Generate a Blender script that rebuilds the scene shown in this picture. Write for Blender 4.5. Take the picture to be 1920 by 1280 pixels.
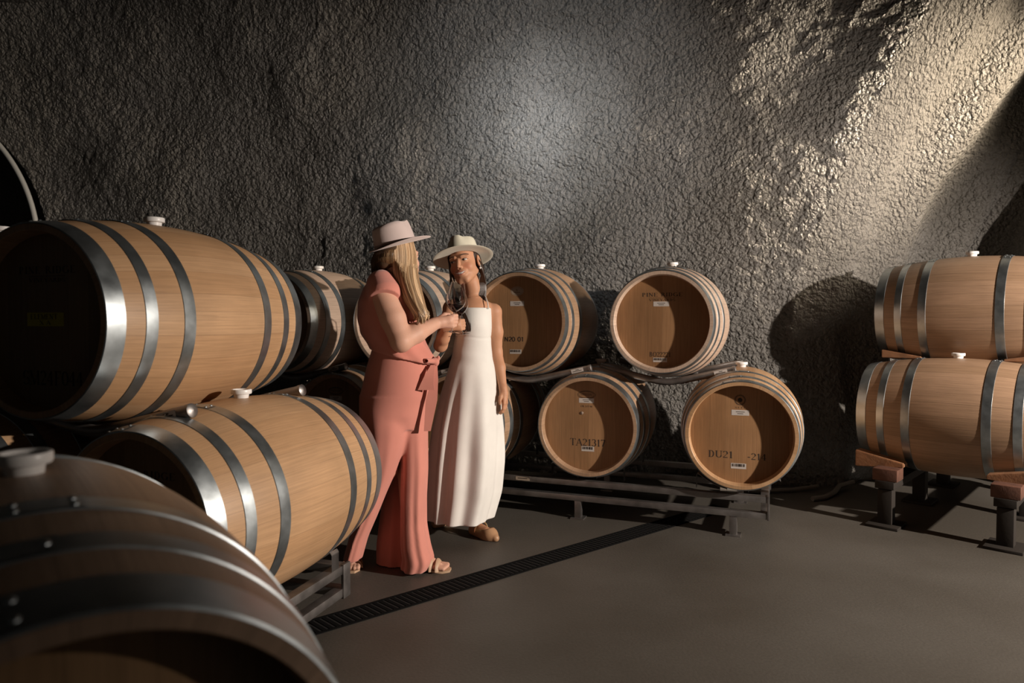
import bpy, bmesh, math, random
import numpy as np
from mathutils import Vector, Matrix
for o in list(bpy.data.objects): bpy.data.objects.remove(o)
scene = bpy.context.scene
COL = scene.collection
rng = np.random.default_rng(7); random.seed(7)
PI = math.pi

# ------------------------------------------------------------------ camera, world, lights, exposure
CAMH, PITCH, FPX = 1.18, 0.0281, 1278.0
cam_d = bpy.data.cameras.new('camera'); cam = bpy.data.objects.new('camera', cam_d); COL.objects.link(cam)
cam.location = (0, 0, CAMH); cam.rotation_euler = (PI/2-PITCH, 0, 0)
cam_d.sensor_width = 36; cam_d.lens = FPX/1920*36; cam_d.clip_start = .02
cam_d.dof.use_dof = True; cam_d.dof.focus_distance = 3.4; cam_d.dof.aperture_fstop = 2.8
scene.camera = cam
w = bpy.data.worlds.new('cave_air'); scene.world = w; w.use_nodes = True
w.node_tree.nodes['Background'].inputs[0].default_value = (1, .93, .84, 1)
w.node_tree.nodes['Background'].inputs[1].default_value = .014
def spot(name, loc, target, energy, color, angle, blend, r):
    d = bpy.data.lights.new(name, 'SPOT'); d.energy = energy; d.color = color
    d.spot_size = math.radians(angle); d.spot_blend = blend; d.shadow_soft_size = r
    o = bpy.data.objects.new(name, d); COL.objects.link(o); o.location = loc
    o.rotation_euler = (Vector(target)-Vector(loc)).to_track_quat('-Z', 'Y').to_euler(); return o
spot('key_lamp', (4.9, 1.0, 2.0), (.44, 5.0, -1.1), 1650, (1, .88, .77), 96, .66, .04)
spot('wall_lamp', (.3, 1.3, 3.3), (.24, 5.2, 2.62), 260, (.88, .94, 1), 46, 1, .08)
spot('accent_lamp', (.5, 1.3, 3.3), (.20, 5.2, 2.64), 620, (.88, .94, 1), 24, 1, .05)
spot('accent_lamp', (.5, 1.3, 3.3), (.20, 5.2, 2.64), 500, (.88, .94, 1), 10, 1, .05)
spot('flank_lamp', (4.9, 4.05, 3.1), (2.6, 5.0, 2.6), 900, (1, .82, .60), 50, 1, .12)
vs = scene.view_settings
vs.view_transform = 'Standard'; vs.look = 'None'; vs.gamma = 1; vs.exposure = 0; vs.use_curve_mapping = False

def at(px, py, Y):
    k = (640-py)/FPX; c, s = math.cos(PITCH), math.sin(PITCH)
    dz = Y*(k*c-s)/(c+k*s); d = Y*c-dz*s
    return Vector(((px-960)*d/FPX, Y, CAMH+dz))

# ------------------------------------------------------------------ object helpers
def link(name, me, mat=None, parent=None, loc=None):
    o = bpy.data.objects.new(name, me); COL.objects.link(o)
    if mat is not None and me is not None and not me.materials: me.materials.append(mat)
    if parent is not None: o.parent = parent
    if loc is not None: o.location = loc
    return o
def mesh(name, v, f, smooth=True):
    me = bpy.data.meshes.new(name); me.from_pydata([tuple(p) for p in v], [], [tuple(q) for q in f]); me.update()
    if smooth: me.polygons.foreach_set('use_smooth', [True]*len(me.polygons))
    return me
def thing(name, label, cat, loc=(0,0,0), rz=0, group=None):
    o = bpy.data.objects.new(name, None); COL.objects.link(o); o.empty_display_size = .05
    o.location = loc; o.rotation_euler = (0, 0, rz); o['label'] = label; o['category'] = cat
    if group: o['group'] = group
    return o
def tag(o, label, cat, group=None):
    o['label'] = label; o['category'] = cat
    if group: o['group'] = group
    return o
def struct(o): o['kind'] = 'structure'; return o
class MB:
    def __init__(s): s.v = []; s.f = []
    def add(s, v, f):
        n = len(s.v); s.v += [tuple(p) for p in v]; s.f += [tuple(i+n for i in q) for q in f]; return s
    def box(s, c, size, rot=None, bev=0.0):
        bm = bmesh.new(); bmesh.ops.create_cube(bm, size=1)
        for q in bm.verts: q.co = Vector((q.co.x*size[0], q.co.y*size[1], q.co.z*size[2]))
        if bev: bmesh.ops.bevel(bm, geom=bm.edges[:], offset=bev, segments=2, affect='EDGES', profile=.6)
        M = Matrix.Translation(Vector(c)) @ (rot.to_4x4() if rot is not None else Matrix.Identity(4))
        bm.verts.ensure_lookup_table()
        s.add([M @ q.co for q in bm.verts], [[q.index for q in f.verts] for f in bm.faces]); bm.free(); return s
    def tube(s, pts, r, n=12, cap=True, sx=1.0):
        pts = [Vector(p) for p in pts]; rr = r if hasattr(r, '__len__') else [r]*len(pts)
        up = None; base = len(s.v); V = []; F = []
        for i, p in enumerate(pts):
            t = (pts[min(i+1, len(pts)-1)]-pts[max(i-1, 0)]).normalized()
            if up is None: up = t.orthogonal().normalized()
            else: up = (up-t*up.dot(t)).normalized()
            b = t.cross(up)
            for k in range(n):
                a = 2*PI*k/n; V.append(p+up*math.cos(a)*rr[i]*sx+b*math.sin(a)*rr[i])
        for i in range(len(pts)-1):
            for k in range(n):
                F.append((i*n+k, i*n+(k+1) % n, (i+1)*n+(k+1) % n, (i+1)*n+k))
        if cap: F.append(tuple(range(n))[::-1]); F.append(tuple((len(pts)-1)*n+k for k in range(n)))
        return s.add(V, F)
    def lathe(s, prof, n=32, M=None, close=False):          # prof: (r, z)
        V = []; F = []
        for (r, z) in prof:
            for k in range(n):
                a = 2*PI*k/n; V.append(Vector((r*math.cos(a), r*math.sin(a), z)))
        m = len(prof)
        for i in range(m if close else m-1):
            j = (i+1) % m
            for k in range(n): F.append((i*n+k, i*n+(k+1) % n, j*n+(k+1) % n, j*n+k))
        if not close:
            if prof[0][0] > 1e-6: pass
        if M is not None: V = [M @ p for p in V]
        return s.add(V, F)
    def build(s, name, mat, parent=None, smooth=True, loc=None):
        me = mesh(name, s.v, s.f, smooth)
        o = link(name, me, mat, parent, loc)
        if smooth:
            try: me.set_sharp_from_angle(angle=math.radians(38))
            except Exception: pass
        return o

# ------------------------------------------------------------------ materials
def mat(name):
    m = bpy.data.materials.new(name); m.use_nodes = True
    nt = m.node_tree; return m, nt, nt.nodes['Principled BSDF'], nt.nodes.new, nt.links.new
def simple(name, col, rough=.5, metal=0, bump=0, bscale=200, var=0, vscale=8, spec=.5, trans=0, sheen=0):
    m, nt, b, N, Lk = mat(name)
    b.inputs['Base Color'].default_value = (*col, 1); b.inputs['Roughness'].default_value = rough
    b.inputs['Metallic'].default_value = metal; b.inputs['Specular IOR Level'].default_value = spec
    b.inputs['Transmission Weight'].default_value = trans
    if sheen: b.inputs['Sheen Weight'].default_value = sheen
    tc = N('ShaderNodeTexCoord')
    if bump:
        n = N('ShaderNodeTexNoise'); n.inputs['Scale'].default_value = bscale; n.inputs['Detail'].default_value = 4
        Lk(tc.outputs['Object'], n.inputs['Vector'])
        bp = N('ShaderNodeBump'); bp.inputs['Strength'].default_value = bump; bp.inputs['Distance'].default_value = .002
        Lk(n.outputs['Fac'], bp.inputs['Height']); Lk(bp.outputs['Normal'], b.inputs['Normal'])
    if var:
        n = N('ShaderNodeTexNoise'); n.inputs['Scale'].default_value = vscale; n.inputs['Detail'].default_value = 6
        Lk(tc.outputs['Object'], n.inputs['Vector'])
        mr = N('ShaderNodeMapRange'); mr.inputs[1].default_value = .3; mr.inputs[2].default_value = .7
        mr.inputs[3].default_value = 1-var; mr.inputs[4].default_value = 1+var; Lk(n.outputs['Fac'], mr.inputs[0])
        h = N('ShaderNodeHueSaturation'); h.inputs['Color'].default_value = (*col, 1); Lk(mr.outputs[0], h.inputs['Value'])
        Lk(h.outputs[0], b.inputs['Base Color'])
    return m
def wood(name, c1, c2, rough=.42, seam=.5, grain=.35, metal=0):
    """staves or boards: uv.x counts boards, uv.y runs along the grain in metres"""
    m, nt, b, N, Lk = mat(name); b.inputs['Roughness'].default_value = rough
    b.inputs['Specular IOR Level'].default_value = .4
    uv = N('ShaderNodeUVMap'); uv.uv_map = 'st'; sp = N('ShaderNodeSeparateXYZ'); Lk(uv.outputs[0], sp.inputs[0])
    fl = N('ShaderNodeMath'); fl.operation = 'FLOOR'; Lk(sp.outputs[0], fl.inputs[0])
    fr = N('ShaderNodeMath'); fr.operation = 'FRACT'; Lk(sp.outputs[0], fr.inputs[0])
    wn = N('ShaderNodeTexWhiteNoise'); wn.noise_dimensions = '1D'; Lk(fl.outputs[0], wn.inputs['W'])
    mx = N('ShaderNodeMix'); mx.data_type = 'RGBA'; mx.inputs[6].default_value = (*c1, 1); mx.inputs[7].default_value = (*c2, 1)
    Lk(wn.outputs[0], mx.inputs[0])
    # grain
    cx = N('ShaderNodeCombineXYZ'); mu = N('ShaderNodeMath'); mu.operation = 'MULTIPLY'; mu.inputs[1].default_value = 14
    Lk(sp.outputs[0], mu.inputs[0]); Lk(mu.outputs[0], cx.inputs[0])
    mv = N('ShaderNodeMath'); mv.operation = 'MULTIPLY'; mv.inputs[1].default_value = 5; Lk(sp.outputs[1], mv.inputs[0])
    Lk(mv.outputs[0], cx.inputs[1]); w10 = N('ShaderNodeMath'); w10.operation = 'MULTIPLY'; w10.inputs[1].default_value = 37.7
    Lk(wn.outputs[0], w10.inputs[0]); Lk(w10.outputs[0], cx.inputs[2])
    n1 = N('ShaderNodeTexNoise'); n1.inputs['Scale'].default_value = 1.0; n1.inputs['Detail'].default_value = 7
    n1.inputs['Roughness'].default_value = .65; n1.inputs['Distortion'].default_value = .4; Lk(cx.outputs[0], n1.inputs['Vector'])
    mr = N('ShaderNodeMapRange'); mr.inputs[1].default_value = .3; mr.inputs[2].default_value = .7
    mr.inputs[3].default_value = 1-grain; mr.inputs[4].default_value = 1+grain*.6; Lk(n1.outputs['Fac'], mr.inputs[0])
    # seam: distance to board edge
    s1 = N('ShaderNodeMath'); s1.operation = 'SUBTRACT'; s1.inputs[1].default_value = .5; Lk(fr.outputs[0], s1.inputs[0])
    s2 = N('ShaderNodeMath'); s2.operation = 'ABSOLUTE'; Lk(s1.outputs[0], s2.inputs[0])
    s3 = N('ShaderNodeMapRange'); s3.inputs[1].default_value = .483; s3.inputs[2].default_value = .5
    s3.inputs[3].default_value = 1; s3.inputs[4].default_value = 1-seam; Lk(s2.outputs[0], s3.inputs[0])
    mm = N('ShaderNodeMath'); mm.operation = 'MULTIPLY'; Lk(mr.outputs[0], mm.inputs[0]); Lk(s3.outputs[0], mm.inputs[1])
    # old stains
    tc = N('ShaderNodeTexCoord'); n2 = N('ShaderNodeTexNoise'); n2.inputs['Scale'].default_value = 3.1; n2.inputs['Detail'].default_value = 5
    Lk(tc.outputs['Object'], n2.inputs['Vector']); m2 = N('ShaderNodeMapRange'); m2.inputs[1].default_value = .35; m2.inputs[2].default_value = .65
    m2.inputs[3].default_value = .86; m2.inputs[4].default_value = 1.06; Lk(n2.outputs['Fac'], m2.inputs[0])
    m3 = N('ShaderNodeMath'); m3.operation = 'MULTIPLY'; Lk(mm.outputs[0], m3.inputs[0]); Lk(m2.outputs[0], m3.inputs[1])
    h = N('ShaderNodeHueSaturation'); Lk(mx.outputs[2], h.inputs['Color']); Lk(m3.outputs[0], h.inputs['Value'])
    Lk(h.outputs[0], b.inputs['Base Color'])
    bp = N('ShaderNodeBump'); bp.inputs['Strength'].default_value = .25; bp.inputs['Distance'].default_value = .0015
    Lk(mm.outputs[0], bp.inputs['Height']); Lk(bp.outputs['Normal'], b.inputs['Normal'])
    return m
M = {}
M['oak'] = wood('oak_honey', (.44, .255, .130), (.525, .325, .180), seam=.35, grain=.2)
M['oak_dimmed'] = wood('oak_dimmed', (.27, .18, .12), (.33, .22, .15), grain=.25)  # nearest barrel's oak, darkened to put its dim light into the colour
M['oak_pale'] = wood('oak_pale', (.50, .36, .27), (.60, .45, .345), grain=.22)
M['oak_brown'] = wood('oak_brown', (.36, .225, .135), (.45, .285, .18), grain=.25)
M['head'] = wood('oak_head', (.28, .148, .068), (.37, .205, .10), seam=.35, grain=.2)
M['head_dark'] = wood('oak_head_dark', (.22, .13, .065), (.29, .175, .09), seam=.35, grain=.2)  # darker tone of the same head boards
M['chock'] = simple('redwood', (.25, .12, .058), .6, 0, .5, 60, .3, 14)
M['dark_timber'] = simple('dark_timber', (.09, .035, .02), .7, 0, .5, 60, .3, 14)
def steel(name, col, rough):
    m, nt, b, N, Lk = mat(name)
    b.inputs['Metallic'].default_value = .95
    tc = N('ShaderNodeTexCoord'); n = N('ShaderNodeTexNoise'); n.inputs['Scale'].default_value = 14; n.inputs['Detail'].default_value = 6
    Lk(tc.outputs['Object'], n.inputs['Vector'])
    r = N('ShaderNodeMapRange'); r.inputs[3].default_value = rough-.08; r.inputs[4].default_value = rough+.14; Lk(n.outputs['Fac'], r.inputs[0])
    Lk(r.outputs[0], b.inputs['Roughness'])
    c = N('ShaderNodeMapRange'); c.inputs[1].default_value = .3; c.inputs[2].default_value = .7; c.inputs[3].default_value = .75; c.inputs[4].default_value = 1.15
    Lk(n.outputs['Fac'], c.inputs[0]); h = N('ShaderNodeHueSaturation'); h.inputs['Color'].default_value = (*col, 1)
    Lk(c.outputs[0], h.inputs['Value']); Lk(h.outputs[0], b.inputs['Base Color'])
    bp = N('ShaderNodeBump'); bp.inputs['Strength'].default_value = .12; bp.inputs['Distance'].default_value = .002
    Lk(n.outputs['Fac'], bp.inputs['Height']); Lk(bp.outputs['Normal'], b.inputs['Normal']); return m
M['hoop'] = steel('galvanised_hoop', (.42, .46, .48), .33)
M['rack'] = steel('rack_steel', (.30, .28, .27), .42)
M['black_steel'] = simple('black_steel', (.022, .018, .015), .7, 0, .2, 60, spec=.25)
M['bung'] = simple('silicone', (.78, .76, .74), .35, 0, 0, spec=.5)
M['ink'] = simple('stencil_ink', (.035, .022, .015), .7)
M['ink_faint'] = simple('faded_stencil_ink', (.13, .075, .04), .7)
M['paper'] = simple('label_paper', (.55, .50, .46), .6)
M['paper_yellow'] = simple('yellow_label_paper', (.55, .47, .03), .6)
M['paper_old'] = simple('aged_oval_label', (.42, .33, .25), .6)

# ------------------------------------------------------------------ serif stencil lettering
GL = {
'P': ('l.2,0,.2,1|s.2,0|s.2,1|b.2,.5,.5,1', .72), 'I': ('l.2,0,.2,1|s.2,0|s.2,1', .4), 'N': ('t.15,0,.15,1|l.15,1,.65,0|t.65,0,.65,1|s.15,0|s.15,1|s.65,1', .82),
'E': ('l.2,0,.2,1|h.1,.62,0|h.1,.62,1|h.2,.5,.52|t.62,0,.62,.2|t.62,.8,.62,1', .74), 'R': ('l.2,0,.2,1|s.2,0|s.2,1|b.2,.5,.5,1|l.4,.5,.7,0|s.7,0', .8),
'D': ('l.2,0,.2,1|s.2,0|s.2,1|b.2,.62,0,1', .8), 'G': ('o.42,.5,.32,.5,45,330|l.7,0.05,.7,.42|h.55,.8,.42', .86), 'V': ('l.08,1,.4,0|t.4,0,.72,1|s.08,1|s.72,1', .82),
'Y': ('l.08,1,.4,.5|t.72,1,.4,.5|l.4,0,.4,.5|s.4,0|s.08,1|s.72,1', .8), 'A': ('t.08,0,.4,1|l.4,1,.72,0|h.2,.6,.34|s.08,0|s.72,0', .82), 'S': ('o.35,.74,.22,.26,20,250|o.35,.26,.25,.26,-160,90', .66),
'T': ('l.4,0,.4,1|h.05,.75,1|s.4,0|t.05,.8,.05,1|t.75,.8,.75,1', .8), 'U': ('l.15,.3,.15,1|t.65,.3,.65,1|o.4,.3,.25,.3,180,360|s.15,1|s.65,1', .8), 'B': ('l.2,0,.2,1|s.2,0|s.2,1|b.2,.5,.52,1|b.2,.56,0,.52', .76),
'O': ('o.42,.5,.34,.5,0,360', .84), 'M': ('t.12,0,.12,1|l.12,1,.45,0|t.45,0,.8,1|l.8,0,.8,1|s.12,0|s.8,0|s.12,1|s.8,1', .95), 'F': ('l.2,0,.2,1|h.1,.62,1|h.2,.5,.52|s.2,0|t.62,.8,.62,1', .7),
'L': ('l.2,0,.2,1|s.2,1|h.1,.62,0|t.62,0,.62,.2', .7), 'X': ('l.1,1,.65,0|t.65,1,.1,0|s.1,0|s.1,1|s.65,0|s.65,1', .76),
'0': ('o.3,.5,.24,.5,0,360', .62), '1': ('l.3,0,.3,1|s.3,0|t.15,.82,.3,1', .55), '2': ('o.3,.72,.22,.28,160,-30|t.5,.6,.08,.04|H.08,.55,.04', .62), '3': ('o.28,.75,.2,.25,150,-80|o.28,.26,.24,.27,80,-150', .6),
'4': ('l.42,0,.42,1|t.42,1,.05,.3|h.05,.6,.3|s.42,0', .66), '7': ('H.06,.55,.96|l.25,0,.53,.96|t.06,.8,.06,1', .6), '-': ('H.05,.35,.35', .42), ' ': ('', .45),
}
def stroke(mb, pts, ws, place):
    V = []; F = []
    for i, p in enumerate(pts):
        a = pts[max(i-1, 0)]; b = pts[min(i+1, len(pts)-1)]; dx, dy = b[0]-a[0], b[1]-a[1]; l = math.hypot(dx, dy) or 1
        nx, ny = -dy/l*ws[i]/2, dx/l*ws[i]/2
        V += [place(p[0]+nx, p[1]+ny), place(p[0]-nx, p[1]-ny)]
    for i in range(len(pts)-1): F.append((2*i, 2*i+1, 2*i+3, 2*i+2))
    mb.add(V, F)
def text(mb, s, cx, cz, width, h, y, sans=False):
    adv = [GL[c][1] for c in s]; tot = sum(adv); sx = width/tot; x0 = cx-width/2
    for c, a in zip(s, adv):
        pl = lambda x, z, x0=x0: (x0+x*sx, y, cz-h/2+z*h)
        for part in [q for q in GL[c][0].split('|') if q]:
            k = part[0]; v = [float(q) for q in part[1:].split(',')]
            W, Tn = (.17, .17) if sans else (.145, .055)
            if k == 'l': stroke(mb, [(v[0], v[1]), (v[2], v[3])], [W]*2, pl)
            elif k == 't': stroke(mb, [(v[0], v[1]), (v[2], v[3])], [Tn]*2, pl)
            elif k == 'h': stroke(mb, [(v[0], v[2]), (v[1], v[2])], [Tn]*2, pl)
            elif k == 'H': stroke(mb, [(v[0], v[2]), (v[1], v[2])], [.12]*2, pl)
            elif k == 's' and not sans: stroke(mb, [(v[0]-.13, v[1]), (v[0]+.13, v[1])], [.06]*2, pl)
            elif k == 'b':
                x, xe, z0, z1 = v; zc, rz = (z0+z1)/2, (z1-z0)/2; pts = [(x, z1)]; ws = [Tn]
                for i in range(13):
                    a_ = PI/2-PI*i/12; pts.append((x+(xe-x)*(.35+.65*math.cos(a_)), zc+rz*math.sin(a_))); ws.append(Tn+(W-Tn)*abs(math.cos(a_)))
                pts.append((x, z0)); ws.append(Tn); stroke(mb, pts, ws, pl)
            elif k == 'o':
                ox, oz, rx, rz, a0, a1 = v; n = 20; pts = []; ws = []
                for i in range(n+1):
                    a_ = math.radians(a0+(a1-a0)*i/n); pts.append((ox+rx*math.cos(a_), oz+rz*math.sin(a_))); ws.append(Tn+(W-Tn)*abs(math.cos(a_)))
                stroke(mb, pts, ws, pl)
        x0 += a*sx

# ------------------------------------------------------------------ barrels
L, RB, RH, DI = .94, .347, .294, .056
def R(t): return RB-(RB-RH)*(2*t/L)**2
def ringmesh(prof, n, uvf):
    """revolve (r, t) about local Y; z up"""
    V = []; F = []; UV = []
    for r, t in prof:
        for k in range(n):
            a = 2*PI*k/n; V.append((r*math.sin(a), t, RB+r*math.cos(a)))
    for i in range(len(prof)-1):
        for k in range(n):
            F.append((i*n+k, i*n+(k+1) % n, (i+1)*n+(k+1) % n, (i+1)*n+k))
            UV += [uvf(i, k), uvf(i, k+1), uvf(i+1, k+1), uvf(i+1, k)]
    return V, F, UV
NST = 30; NSEG = 120
def add_uv(me, UV):
    l = me.uv_layers.new(name='st'); l.data.foreach_set('uv', np.array(UV, 'f').ravel())
hoops_std = [(0.0, .058), (.118, .160), (.252, .298)]
hoops_narrow = [(0.0, .040), (.088, .122), (.215, .252)]
def barrel(name_label, x, y, ang, zc, body='oak', head='head', hoops=hoops_std, marks=None, group=None, tilt=0, bung=True, seed=0):
    b = thing('wine_barrel', name_label, 'barrel', (x, y, zc-RB), -ang, group)
    off = seed*101
    prof = []
    N2 = 34
    ts = [-L/2+L*i/N2 for i in range(N2+1)]
    di = DI
    inner = [(RH-.026, -L/2+DI), (RH-.022, -L/2+.002), (RH-.020, -L/2)]
    prof = inner+[(R(ts[0])-.002, -L/2), (R(ts[0]), -L/2+.002)]+[(R(t), t) for t in ts[1:-1]]+[(R(ts[-1]), L/2-.002), (R(ts[-1])-.002, L/2)]+[(r, -t) for r, t in inner[::-1]]
    jit = np.cumsum(.8+.4*rng.random(NST)); jit = np.concatenate([[0], jit/jit[-1]])
    def uvf(i, k): return (off+float(np.interp(k/NSEG, jit, np.arange(NST+1))), prof[i][1]+seed)
    V, F, UV = ringmesh(prof, NSEG, uvf)
    me = mesh('staves', V, F); add_uv(me, UV); o = link('staves', me, M[body], b); me.set_sharp_from_angle(angle=math.radians(38))
    # heads
    for s in (-1, 1):
        n = 72; V = []; F = []; UV = []
        rr = [RH-.024, .2, .1]
        pos = [(r*math.sin(2*PI*k/n), s*(L/2-DI), RB+r*math.cos(2*PI*k/n)) for r in rr for k in range(n)]
        pos.append((0, s*(L/2-DI), RB))
        F = [(i*n+k, (i+1)*n+k, (i+1)*n+(k+1) % n, i*n+(k+1) % n) for i in range(2) for k in range(n)]+[(2*n+k, 3*n, 2*n+(k+1) % n) for k in range(n)]
        if s > 0: F = [f[::-1] for f in F]
        me = mesh('head', pos, F, False); UV = []
        for f in F: UV += [(off+40+pos[i][0]/.082, pos[i][2]+seed*.7) for i in f]
        add_uv(me, UV); link('head', me, M[head], b)
    # hoops, each with its overlap and rivets on top
    for s in (-1, 1):
        for j, (a0, a1) in enumerate(hoops):
            t0, t1 = -L/2+a0, -L/2+a1
            e = .0024
            tt = [t0, t0+.0015]+[t0+(t1-t0)*q for q in (.25, .5, .75)]+[t1-.0015, t1]
            pr = [(R(tt[0])-.001, tt[0])]+[(R(t)+e, t) for t in tt[1:-1]]+[(R(tt[-1])-.001, tt[-1])]
            pr = [(r, t*(-s)) for r, t in pr]
            if s > 0: pr = pr[::-1]
            V, F, _ = ringmesh(pr, 96, lambda i, k: (0, 0))
            mb = MB(); mb.add(V, F)
            tm = -s*(t0+t1)/2; wdt = t1-t0
            a_c = .12*(j-1)-.35*(seed % 3-1)*.3
            # overlap plate
            n = 8; V = []; F = []
            for q in range(2):
                for k in range(n+1):
                    a = a_c+(k/n-.5)*.26; t = -s*(t0+.003 if q == 0 else t1-.003); r = R(t)+e+.0018
                    V.append((r*math.sin(a), t, RB+r*math.cos(a)))
            F = [(k, k+1, n+2+k, n+1+k) if s < 0 else (k, n+1+k, n+2+k, k+1) for k in range(n)]
            mb.add(V, F)
            for ra in (a_c-.09, a_c+.09):
                for rt in ((-.25, .25) if wdt > .045 else (0,)):
                    t = tm+rt*wdt; r = R(t)+e+.001
                    c = Vector((r*math.sin(ra), t, RB+r*math.cos(ra)))
                    Mx = Matrix.Translation(c) @ Matrix.Rotation(ra, 4, 'Y')
                    mb.lathe([(.0055, 0), (.005, .002), (.003, .0036), (.0001, .004)], 8, Mx)
            mb.build('hoop', M['hoop'], b)
    if bung:
        z0 = 2*RB-.004
        mb = MB(); mb.lathe([(.0001, 0), (.024, 0), (.026, .016), (.034, .018), (.0355, .021), (.0355, .031), (.034, .034), (.029, .034), (.026, .029), (.0001, .029)], 28)
        o = mb.build('bung', M['bung'], b, loc=(0, 0, z0))
    # marks on the near head
    yh = -L/2+DI-.0004
    ink = MB(); nlab = 0
    for mk in (marks or []):
        k = mk[0]
        if k in ('text', 'line', 'ring', 'disc'): ink = MB()
        if k == 'text': text(ink, mk[1], mk[2], RB+mk[3], mk[4], mk[5], yh, len(mk) > 6)
        elif k == 'line': stroke(ink, [(mk[1], RB+mk[3]), (mk[2], RB+mk[3])], [.0016]*2, lambda x_, z_: (x_, yh, z_))
        elif k in ('tag', 'code', 'yellow', 'oval'):
            cx, cz, ww, hh = mk[1:5]; mb = MB()
            if k == 'oval': 
                n = 32; V = [(cx+ww/2*math.cos(2*PI*i/n), yh, RB+cz+hh/2*math.sin(2*PI*i/n)) for i in range(n)]; mb.add(V, [tuple(range(n))])
            else: mb.box((cx, yh, RB+cz), (ww, .0008, hh))
            lo = mb.build('label', M['paper_yellow' if k == 'yellow' else 'paper_old' if k == 'oval' else 'paper'], b, smooth=False)
            pm = MB()
            pr_ = lambda x_, z_: (x_, yh-.0009, z_)
            if k == 'code':
                xx = cx-ww*.42; r_ = random.Random(nlab+seed)
                while xx < cx+ww*.42:
                    wd = r_.choice([.0015, .0025, .004]); stroke(pm, [(xx, RB+cz-hh*.12), (xx, RB+cz+hh*.4)], [wd]*2, pr_); xx += wd+r_.choice([.0015, .003])
            elif k == 'tag':
                for q, f in ((.15, .5), (-.18, .34)):
                    stroke(pm, [(cx-ww*f/2, RB+cz+hh*q), (cx+ww*f/2, RB+cz+hh*q)], [.003]*2, pr_)
            elif k == 'yellow':
                text(pm, 'ELEMENT', cx-.005, RB+cz+hh*.2, ww*.75, hh*.36, yh-.0009); text(pm, 'X A', cx, RB+cz-hh*.24, ww*.3, hh*.3, yh-.0009)
            else:
                n = 28
                stroke(pm, [(cx+ww*.43*math.cos(2*PI*i/n), RB+cz+hh*.42*math.sin(2*PI*i/n)) for i in range(n+1)], [.0012]*(n+1), pr_)
                stroke(pm, [(cx-ww*.25, RB+cz-hh*.15), (cx+ww*.25, RB+cz-hh*.15)], [.003]*2, pr_)
                text(pm, 'V', cx, RB+cz+hh*.12, .016, .014, yh-.0009)
            pm.build('print', M['ink_faint' if k == 'oval' else 'ink'], lo, smooth=False); nlab += 1
        elif k == 'ring':
            cx, cz, ww, hh = mk[1:5]; n = 40
            for sc in (1, .86):
                stroke(ink, [(cx+ww/2*sc*math.cos(2*PI*i/n), RB+cz+hh/2*sc*math.sin(2*PI*i/n)) for i in range(n+1)], [.0022]*(n+1), lambda x_, z_: (x_, yh, z_))
        elif k == 'disc':
            cx, cz, ww = mk[1:4]; n = 20
            V = [(cx+ww/2*math.cos(2*PI*i/n), yh, RB+cz+ww/2*math.sin(2*PI*i/n)) for i in range(n)]; ink.add(V, [tuple(range(n))])
        if k in ('text', 'line', 'ring', 'disc'): ink.build('stencil_lettering' if k == 'text' else 'stencil_mark', M['ink'], b, smooth=False)
        if k == 'plug':
            mb = MB(); mb.lathe([(.0001, .004), (.007, .003), (.010, 0)], 16, Matrix.Translation((mk[1], yh, RB+mk[2])) @ Matrix.Rotation(PI/2, 4, 'X')); mb.build('tasting_plug', M['oak_pale'], b)
    return b
PR = [('text', 'PINE RIDGE', 0, .158, .236, .021), ('line', -.075, .075, .139), ('text', 'VINEYARDS', 0, .127, .15, .012)]
ZL, ZU = CAMH-.616, CAMH+.003
GA = 'oak barrels stacked in the left foreground'; GD = 'oak barrels racked along the cave wall'
BA = barrel('large honey oak barrel in the upper left, dark head stencilled SM24F044', -1.303, 2.493, .307, ZU, 'oak', 'head_dark', hoops_std, PR+[('yellow', -.01, .006, .15, .042), ('text', 'SM24F044', .015, -.175, .25, .042)], GA, seed=1)
BB = barrel('honey oak barrel on a low rack beneath the SM24F044 barrel, beside the coral trousers', -.969, 2.434, .339, ZL, 'oak', 'head_dark', hoops_std, PR+[('text', 'SM24F041', 0, -.17, .24, .04)], GA, seed=2)
BN = barrel('barrel at the far left edge, only its pink-lit top showing behind the SM24F044 barrel', -2.03, 2.73, .307, ZU, 'oak_pale', 'head_dark', hoops_std, None, GA, seed=3)
BM_ = barrel('shadowed barrel at the lower left, next to the one beneath the SM24F044 barrel', -1.70, 2.66, .339, ZL, 'oak', 'head_dark', hoops_std, None, GA, seed=4)
BC = barrel('blurred barrel nearest the camera, cut off by the bottom left corner', -.70, .973, -.692, CAMH-.563, 'oak_dimmed', 'head_dark', [(0, .066), (.128, .172), (.252, .298)], None, GA, seed=5)  # darkened staves and head carry the dim light of this corner
F_ = barrel('greyish oak barrel on the upper tier directly behind the back of the coral jumpsuit', -1.315, 4.64, .37, ZU, 'oak_pale', 'head', hoops_std, None, GD, seed=6)
D6 = barrel('upper tier barrel half hidden between the two women', -.557, 4.646, .368, ZU, 'oak_pale', 'head', hoops_std, None, GD, seed=7)
D1 = barrel('upper tier barrel beside the white dress, head stencilled N20 01 with an oval label', .183, 4.498, .327, ZU, 'oak_brown', 'head', hoops_narrow,
  [('oval', -.02, .185, .082, .056), ('tag', -.02, .11, .088, .029), ('text', 'N20 01', -.04, -.105, .125, .026, 1), ('code', -.03, -.18, .074, .026)], GD, seed=8)
D2 = barrel('upper tier barrel stencilled PINE RIDGE on a brown head', 1.022, 4.353, .369, ZU, 'oak_pale', 'head', hoops_narrow,
  PR+[('tag', -.005, .104, .09, .028), ('text', 'BO22221', -.01, -.19, .125, .026), ('code', -.01, -.222, .08, .026)], GD, seed=9)
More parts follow.
